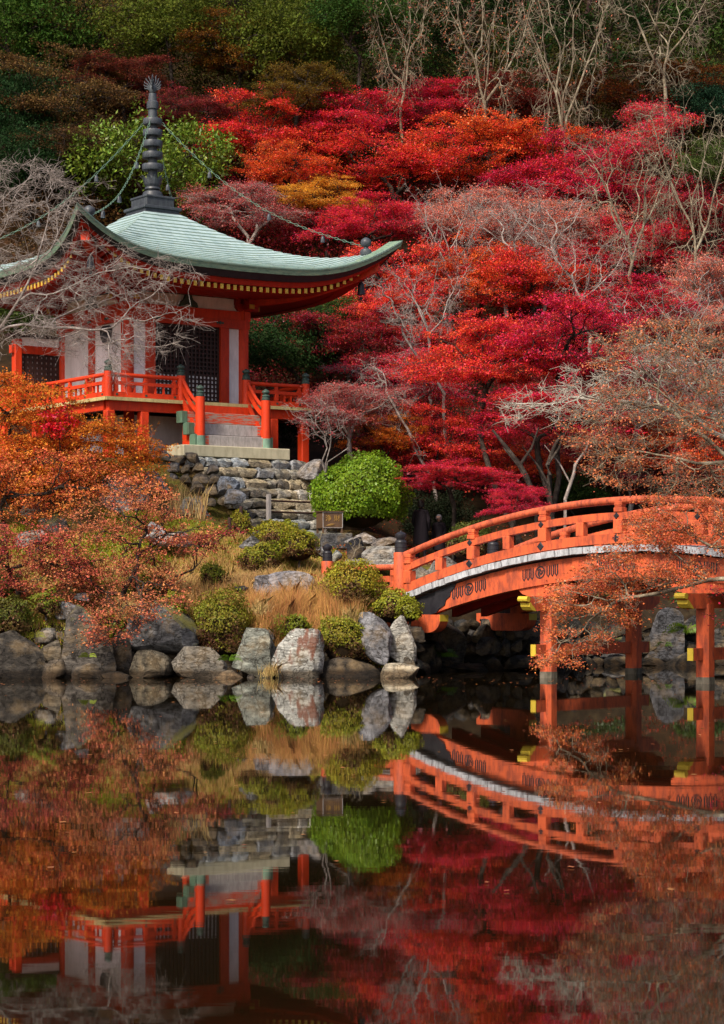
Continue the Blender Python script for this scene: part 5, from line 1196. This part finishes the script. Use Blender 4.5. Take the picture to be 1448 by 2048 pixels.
tp = region([(560, 800), (640, 800), (700, 830), (690, 880), (620, 870)], 26, 61.8, .5, r)
shaped_tree('maple_tree', 'thin dusky maple spray in front of the right deck corner', tp, (-1.0, 62.6, gz(-1, 62.6)+.9), 28, 'bark_grey', (.20, .03, .03), .07, 75, (.2, .42), 7, .35, base=(-1.0, 62.6, gz(-1.0, 62.6)))
# overhanging maple at the right, in front of the bridge
bt = (9.3, 41.6); zt = gz(*bt)
tp = region([(1190, 640), (1448, 640), (1500, 1000), (1448, 1000), (1300, 980), (1170, 940), (1120, 880), (1190, 780)], 230, 42.6, 1.1, r, 26)
shaped_tree('maple_tree', 'upper twiggy brown maple overhanging the bridge from the right', tp, (8.9, 42.2, zt+2.9), 31, 'bark_lichen', (.56, .17, .07), .045, 230, (.16, .40), 11, .32, r_tip=.0066, pw=.42, base=(bt[0], bt[1], zt), d0=(-.6, 0, .8), twdir=(-.6, 0, -.1), wob=.06)
tp = region([(1060, 1190), (1180, 1130), (1300, 1000), (1500, 990), (1500, 1140), (1300, 1180), (1270, 1230), (1200, 1300), (1110, 1330), (1050, 1310), (1120, 1240)], 210, 42.2, .9, r, 20)
bt2 = (9.5, 40.6); zt2 = gz(*bt2)
shaped_tree('maple_tree', 'lower russet maple boughs hanging in front of the bridge piers', tp, (8.6, 41.4, zt2+1.35), 32, 'bark_lichen', (.60, .16, .055), .045, 620, (.13, .33), 7, .26, r_tip=.0064, pw=.42, base=(bt2[0], bt2[1], zt2), d0=(-1, 0, .4), twdir=(-.5, 0, -.15), wob=.06, up=.05)
tp = region([(1000, 800), (1150, 740), (1300, 700), (1448, 690), (1500, 860), (1300, 850), (1150, 830), (1020, 850)], 120, 44.2, .8, r, 24)
bt3 = (10.2, 43.0); zt3 = gz(*bt3)
shaped_tree('bare_tree', 'pale lichen boughs reaching left over the crimson maples', tp, (9.0, 43.8, zt3+4.4), 33, 'bark_silver', 'salmon', .045, 60, (.1, .25), 11, .34, r_tip=.0095, pw=.42, base=(bt3[0], bt3[1], zt3), d0=(-.8, 0, .6), twdir=(-.8, 0, .1), wob=.06)
tp = region([(1400, 1180), (1500, 1140), (1500, 1260), (1420, 1250)], 14, 42.0, .4, r)
shaped_tree('maple_tree', 'small red maple spray at the right edge over the last pier', tp, (8.2, 42.2, 1.3), 34, 'bark_dark', 'crimson', .045, 120, (.12, .3), 5, .2, r_tip=.005, base=(9.2, 42.6, gz(9.2, 42.6)), d0=(-1, 0, .3))
for i, (px, py, hw_, hh_, Y, lab) in enumerate([(780, 640, 60, 120, 70, 'silvery dead boughs leaning left below the roof corner'), (760, 810, 60, 90, 67.5, 'grey twigs rising left over the plum maple')]):
    tp = region([(px-60, py-90), (px-10, py-100), (px+70, py+40), (px+90, py+110), (px+40, py+80)], 46, Y, .6, r); rt = at(px+110, py+150, Y); g_ = gz(rt.x, rt.y)
    shaped_tree('bare_tree', lab, tp, tuple(rt), 36+i, 'bark_grey', r_tip=.010, twigs=7, twl=.35, pw=.42, base=(rt.x, rt.y, min(g_, rt.z-.1)), d0=(-.6, 0, .8), twdir=(-.4, 0, .5))
# dark multi stem trunks of the crimson maple behind the bridge
for i, (p0, p1, p2, w_, lab) in enumerate([((1075, 1010), (1040, 930), (985, 860), .085, 'dark leaning maple stem behind the bridge, leftmost'), ((1100, 1010), (1095, 930), (1125, 865), .08, 'dark upright maple stem behind the bridge, middle'), ((1130, 1000), (1150, 930), (1180, 900), .055, 'pale slender stem behind the bridge, rightmost')]):
    Y = 62.6+.3*i; a, b, c = at(*p0, Y), at(*p1, Y), at(*p2, Y+.3); g_ = gz(a.x, a.y); t = empty('tree_stem', (a.x, a.y, g_), lab, 'tree trunk')
    o = Vector((a.x, a.y, g_)); pts = [Vector((a.x-.02, a.y, g_-.3))-o, a-o, (a*.25+b*.75)-o+Vector((.04, 0, 0)), b-o, (b+c)/2-o+Vector((-.03, 0, .05)), c-o]
    mb = MB(); mb.tube(pts, [w_*1.3, w_, w_*.9, w_*.8, w_*.65, w_*.45], 9); mb.build('trunk', 'bark_dark' if i < 2 else 'bark_grey', t, True)
    mb = MB(); mb.tube([b-o, b-o+Vector((.35, .1, .5)), b-o+Vector((.55, .1, 1.1))], [w_*.6, w_*.45, w_*.25], 7); mb.tube([(a+b)/2-o, (a+b)/2-o+Vector((-.3, 0, .55)), (a+b)/2-o+Vector((-.75, 0, 1.1))], [w_*.5, w_*.4, w_*.2], 7); mb.build('limb', 'bark_dark' if i < 2 else 'bark_grey', t, True)

# ------------------------------------------------------------------ shrubs, ferns, grass
def shrub(label, x0, x1, y0, y1, Y, col, seed, leafsz=.06, n=5200, mat='leaf', under=None, name='shrub', low=-.55, lump=.2):
    r = np.random.default_rng(seed); c = at((x0+x1)/2, y1, Y); rx = (x1-x0)/2/FPX*Y; h = (y1-y0)/FPX*Y
    gap = 0 if n > 20000 else min(.3, max(0, c.z-gz(c.x, c.y+rx*.4)+.05)); c.z -= gap; h += gap; n = int(n*(1+.7*gap/h))
    d = r.normal(size=(n, 3)); d /= np.linalg.norm(d, axis=1)[:, None]; d = d[d[:, 2] > low]
    k = r.normal(size=(9, 3)); k /= np.linalg.norm(k, axis=1)[:, None]; ph = r.uniform(0, 6.3, 9); lum = 1+lump*np.sin(d@k.T*np.r_[np.full(5, 4.), np.full(4, 9.)]+ph).sum(1)/3
    P = d*lum[:, None]*r.uniform(.80, 1.02, len(d))[:, None]*np.array([rx, rx*.85, h*.5]); P[:, 2] += h*.5
    t = empty(name, (c.x, c.y+rx*.4, c.z), label, 'shrub')
    nrm = d+r.normal(size=d.shape)*.55; nrm /= np.linalg.norm(nrm, axis=1)[:, None]; tv = np.cross(nrm, r.normal(size=d.shape)); tv /= np.linalg.norm(tv, axis=1)[:, None]; b = np.cross(nrm, tv); s = leafsz*r.uniform(.6, 1.3, len(d))[:, None]
    V4 = np.stack([P-tv*s*.5, P+b*s*.33, P+tv*s*.5, P-b*s*.33], 1); dead = (d[:, 2]+r.normal(size=len(d))*.22+.25*np.sin(d[:, 0]*5+seed) < -.05) if mat == 'leaf_two_tone' else np.zeros(len(d), bool)
    for nm, k_, cc in (('foliage', ~dead, col), ('withered_foliage', dead, (.13, .07, .025))):
        if not k_.any(): continue
        V = V4[k_].reshape(-1, 3); me = np_mesh(nm, V, np.arange(len(V)).reshape(-1, 4)); me.materials.append(MATS[mat]); o = bpy.data.objects.new(nm, me); link(o, t); o.color = (*cc, 1)
    tips = P[r.choice(len(P), 60)]*np.array([.9, .9, .92]); S = skeleton(tips, (0, 0, -.05), seed, .006, .42); me = skel_mesh('stems', S); me.materials.append(MATS['bark_dark']); o = bpy.data.objects.new('stems', me); link(o, t)
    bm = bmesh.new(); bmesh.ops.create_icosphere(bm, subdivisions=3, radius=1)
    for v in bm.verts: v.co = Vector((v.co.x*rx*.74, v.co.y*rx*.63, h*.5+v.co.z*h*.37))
    me = bpy.data.meshes.new('dark_core'); bm.to_mesh(me); bm.free(); me.materials.append(MATS['forest_floor']); o = bpy.data.objects.new('dark_core', me); link(o, t)  # solid dark core, the shade inside the shrub put into its colour
    return t
shrub('large bright green round clipped bush right of the stone steps', 622, 817, 908, 1078, 62.0, (.16, .26, .014), 1, .08, 26000, lump=.15)
shrub('olive clipped shrub with a brown lower side on the bank, left of the golden grass', 376, 508, 1188, 1312, 51.7, (.17, .16, .012), 2, .06, 11000, 'leaf_two_tone')
shrub('low moss green shrub overhanging the dark rock beside the white boulder', 632, 752, 1232, 1322, 51.6, (.20, .20, .012), 3, .055, 9000, 'leaf_two_tone')
shrub('golden green shrub in front of the wing railing', 634, 766, 1124, 1222, 52.9, (.27, .24, .016), 4, .06, 10000, 'leaf_two_tone')
shrub('spreading yellow green shrub tip beside the bridge newel', 735, 835, 1178, 1232, 52.9, (.24, .26, .018), 5, .06, 5200, 'leaf_two_tone', lump=.2)
shrub('mossy mound on the boulder below the steps, upper', 508, 605, 1036, 1082, 57.0, (.24, .23, .012), 6, .055, 5200, 'leaf_two_tone', lump=.18)
shrub('mossy mound on the boulder below the steps, right', 560, 636, 1058, 1108, 56.6, (.22, .22, .012), 7, .055, 4500, 'leaf_two_tone', lump=.18)
shrub('green mound left of the mossy boulder', 475, 565, 1078, 1135, 56.0, (.2, .21, .014), 8, .055, 4600, 'leaf_two_tone', lump=.2)
shrub('olive shrub at the left edge above the water', -40, 62, 1195, 1265, 51.8, (.085, .095, .010), 9, .06, 5200, 'leaf_two_tone')
shrub('low clipped olive shrub behind the bridge railing', 900, 985, 1040, 1105, 59.2, (.085, .10, .014), 10, .06, 5200, 'leaf_two_tone')
shrub('yellow green low plants around the rust maple stem', 120, 195, 1112, 1150, 54.0, (.14, .18, .012), 11, .06, 2600, lump=.25)
shrub('green low plants right of the rust maple stem', 255, 330, 1150, 1185, 53.4, (.11, .14, .012), 12, .06, 2600, lump=.25)
shrub('moss clump under the wooden stake', 450, 505, 1018, 1062, 60.6, (.22, .21, .012), 13, .05, 3000, 'leaf_two_tone', lump=.2)
shrub('green plants at the left edge by the water', -30, 45, 1140, 1175, 53.6, (.10, .15, .012), 14, .06, 2400, lump=.25)
shrub('dark green leafy bank between the bridge piers', 1120, 1275, 1180, 1262, 61.5, (.03, .055, .012), 15, .09, 4200, lump=.25)
shrub('dark leafy bank behind the last bridge pier', 1330, 1480, 1170, 1265, 61.8, (.035, .06, .012), 16, .09, 4200, lump=.25)
shrub('shaded shrub under the bridge behind the first pier', 985, 1100, 1165, 1240, 60.5, (.022, .04, .010), 17, .09, 3200, lump=.25)
def fern(label, px, py, Y, L, n, col, seed):
    r = np.random.default_rng(seed); p = at(px, py, Y); V = []; F = []
    for i in range(n):
        a = r.uniform(0, 6.28); le = L*r.uniform(.6, 1); d = np.array([math.cos(a), math.sin(a)*.5-.25, 0]); e = np.array([-d[1]*.4, d[0]*.6, .75]); e /= np.linalg.norm(e)
        for j in range(13):
            t = (j+1)/13; c = d*le*t+np.array([0, 0, le*(r.uniform(.55, .6)*1.6*t-1.05*t*t)]); wl = le*.28*math.sin(math.pi*min(1, t*.9+.12))+.01
            for s in (-1, 1):
                q = c+e*s*wl+d*wl*.35-np.array([0, 0, wl*.25]); m = (c+q)/2; w_ = d*le*.032
                o = len(V); V += [c, m+w_, q, m-w_]; F.append((o, o+1, o+2, o+3))
    me = np_mesh('fronds', np.array(V), np.array(F)); me.materials.append(MATS['leaf']); t = empty('fern', p, label, 'fern'); o = bpy.data.objects.new('fronds', me); link(o, t); o.color = (*col, 1)
fern('bright green fern hanging by the last bridge pier', 1375, 1262, 59.6, .75, 12, (.12, .20, .012), 1)
fern('dark green fern at the waterline under the bridge end', 880, 1310, 54.6, .55, 16, (.06, .12, .010), 2)
fern('yellowish fern frond on the dark rocks at the far left', 70, 1272, 50.6, .40, 7, (.17, .17, .015), 3)
fern('small bright fern on the wide dark boulder near the water', 178, 1312, 50.5, .25, 7, (.20, .26, .015), 4)
fern('green fern in the cleft between the streaked rocks', 458, 1318, 50.9, .35, 9, (.09, .16, .012), 5)
fern('green fern on the far bank between the piers', 1330, 1290, 59.5, .4, 8, (.08, .14, .012), 6)
# yellow leaved twig by the wing post
tp = region([(690, 1085), (720, 1070), (735, 1090), (715, 1110), (680, 1105)], 12, 56.4, .2, r)
shaped_tree('sapling', 'small yellow leaved sapling beside the wing railing', tp, tuple(at(700, 1125, 56.4)), 61, 'bark_lichen', (.42, .34, .04), .10, 16, (.08, .16), 2, .12, r_tip=.006, base=tuple(at(700, 1140, 56.4)), cat='plant')
# grasses and ground cover: nobody could count them
def blades(name, label, pts, hgt, wd, col, seed, mat='straw', bend=.35, kind='stuff', lean=(0, 0)):
    r = np.random.default_rng(seed); n = len(pts); P = np.asarray(pts); cl = np.sin(P[:, 0]*5.3+np.sin(P[:, 1]*4.1))*np.cos(P[:, 1]*6.1+P[:, 0]*2.3); h = hgt*r.uniform(.35, 1.15, n)*(.72+.42*cl); a = r.uniform(0, 6.28, n); d = np.c_[np.cos(a), np.sin(a), np.zeros(n)]*r.uniform(0, 1.3, n)[:, None]*bend+np.c_[cl, np.sin(P[:, 0]*3.7), np.zeros(n)]*bend*.25
    f = r.uniform(0, 6.28, n); e = np.c_[np.cos(f), np.sin(f)*.4, np.zeros(n)]*wd; up = np.array([0, 0, 1.])
    m = P+(d*.35+up*.6)*h[:, None]; t = P+(d+up*.92)*h[:, None]
    V = np.stack([P-e, P+e, m+e*.7, t, m-e*.7], 1).reshape(-1, 3); me = np_mesh(name, V, np.arange(5*n).reshape(-1, 5)); me.materials.append(MATS[mat])
    o = bpy.data.objects.new(name, me); link(o); o.color = (*col, 1); return tag(o, label, 'grass', kind=kind)
def scatter(n, cx, cy, rx, ry, seed, gauss=False):
    r = np.random.default_rng(seed); x = cx+(r.normal(size=n)*.5 if gauss else r.uniform(-1, 1, n))*rx; y = cy+(r.normal(size=n)*.5 if gauss else r.uniform(-1, 1, n))*ry
    k = pond_dist(x, y) > .35; x, y = x[k], y[k]; return np.c_[x, y, ground_np(x, y)]
blades('tall_grass', 'tall golden dry grass between the rocks above the white boulder', np.r_[scatter(9000, -1.75, 52.9, 1.5, 1.1, 1, True), scatter(5000, -1.2, 52.5, 1.2, .7, 2, True), scatter(3500, -2.6, 53, 1.2, .9, 12, True)], .80, .0055, (.50, .26, .085), 1, bend=.55)
blades('tall_grass', 'pale straw coloured dry grass left of the golden tuft', np.r_[scatter(9000, -3.6, 54.2, 1.9, 1.5, 3), scatter(9000, -3.2, 54.4, 2.6, 2, 13, True)], .45, .008, (.52, .33, .13), 2, bend=.9)
blades('tall_grass', 'straw grass under the rust maple on the left bank', scatter(14000, -6.6, 54.2, 2.8, 2.2, 4), .36, .008, (.46, .27, .09), 3, bend=.9)
blades('tall_grass', 'dry grass around the mossy boulder below the steps', scatter(9000, -2.6, 57.2, 2.4, 2.0, 5), .42, .008, (.42, .27, .08), 4, bend=.7)
blades('tall_grass', 'dry reed stems beside the rubble wall', np.r_[scatter(160, -4.9, 60.6, .5, .4, 6), scatter(26, -2.2, 60.6, 1.2, .3, 7)], 1.0, .014, (.45, .30, .12), 5, bend=.5)
blades('moss_cover', 'yellow green mossy ground cover on the bank slope', np.r_[scatter(44000, -3.5, 57.0, 3.7, 3.0, 8), scatter(9000, -.2, 53.2, 1.1, .8, 9), scatter(14000, -7.5, 56, 3, 2.5, 10), scatter(16000, -4, 52.7, 5, .7, 14)], .19, .016, (.28, .29, .018), 6, 'leaf', bend=1.2)
blades('fallen_leaves', 'scattered fallen leaves on the ground behind the bridge', scatter(5000, 6, 64, 6, 3.5, 11), .05, .03, (.28, .04, .015), 7, 'leaf', bend=2.5)

# leaves drifting on the pond
rr = np.random.default_rng(33); n = 420; Yw = np.r_[rr.uniform(46, 51.5, 260), rr.uniform(14, 46, 160)]; Xw = rr.uniform(-.2, .2, n)*Yw; k = pond_dist(Xw, Yw) < -.1; C = np.c_[Xw[k], Yw[k], np.full(k.sum(), .012)]
V, F = leaves(C, .07, rr, .05); me = np_mesh('floating_leaves', V, F); me.materials.append(MATS['leaf']); o = bpy.data.objects.new('floating_leaves', me); link(o); o.color = (.40, .14, .05, 1); tag(o, 'small autumn leaves drifting on the pond', 'leaves', kind='stuff')
# tufts and trailing plants that bury the feet of the bank rocks
for i, (px, py, Y, lab) in enumerate([(255, 1215, 51.5, 'straw tuft hanging over the dark boulder left of the clipped shrub'), (520, 1205, 51.6, 'straw tuft behind the slanting grey rock'), (540, 1330, 50.9, 'pale drooping sedge tuft left of the white boulder'), (700, 1222, 51.8, 'straw tuft behind the jagged dark rock')]):
    p = at(px, py, Y); rr = np.random.default_rng(200+i); m_ = 260; q = np.c_[p.x+rr.normal(size=m_)*.10, p.y+rr.normal(size=m_)*.08, p.z-.22+rr.normal(size=m_)*.05]
    o = blades('grass_tuft', lab, q, .48, .006, (.46, .32, .12), 40+i, bend=1.0, kind=None)

for i, (x0, x1, y0, y1, Y, lab) in enumerate([(64, 118, 1182, 1212, 52.0, 'moss cushion on top of the wide dark boulder'), (318, 378, 1186, 1216, 52.1, 'moss cushion behind the bluish topped boulder'), (205, 262, 1228, 1262, 51.9, 'low moss clump between the two dark boulders'), (448, 486, 1262, 1290, 51.7, 'green tuft in the gap right of the clipped shrub'), (560, 622, 1228, 1262, 51.9, 'low green clump above the white boulder'), (792, 846, 1200, 1226, 52.4, 'yellow green sprig beside the bridge sheath'), (398, 450, 1128, 1156, 54.6, 'green clump in the straw above the clipped shrub')]):
    shrub(lab, x0, x1, y0, y1, Y, (.20, .21, .014) if i % 2 else (.16, .19, .014), 70+i, .055, 1900, 'leaf' if i % 3 else 'leaf_two_tone', lump=.35, name='moss_clump')

blades('fallen_leaves', 'red and rust leaf litter scattered over the straw bank', np.r_[scatter(3200, -5, 54.5, 4.5, 2.6, 21), scatter(1200, -2, 58, 3, 2.5, 22)]+np.array([0, 0, .12]), .06, .03, (.42, .09, .04), 9, 'leaf', bend=2.5)
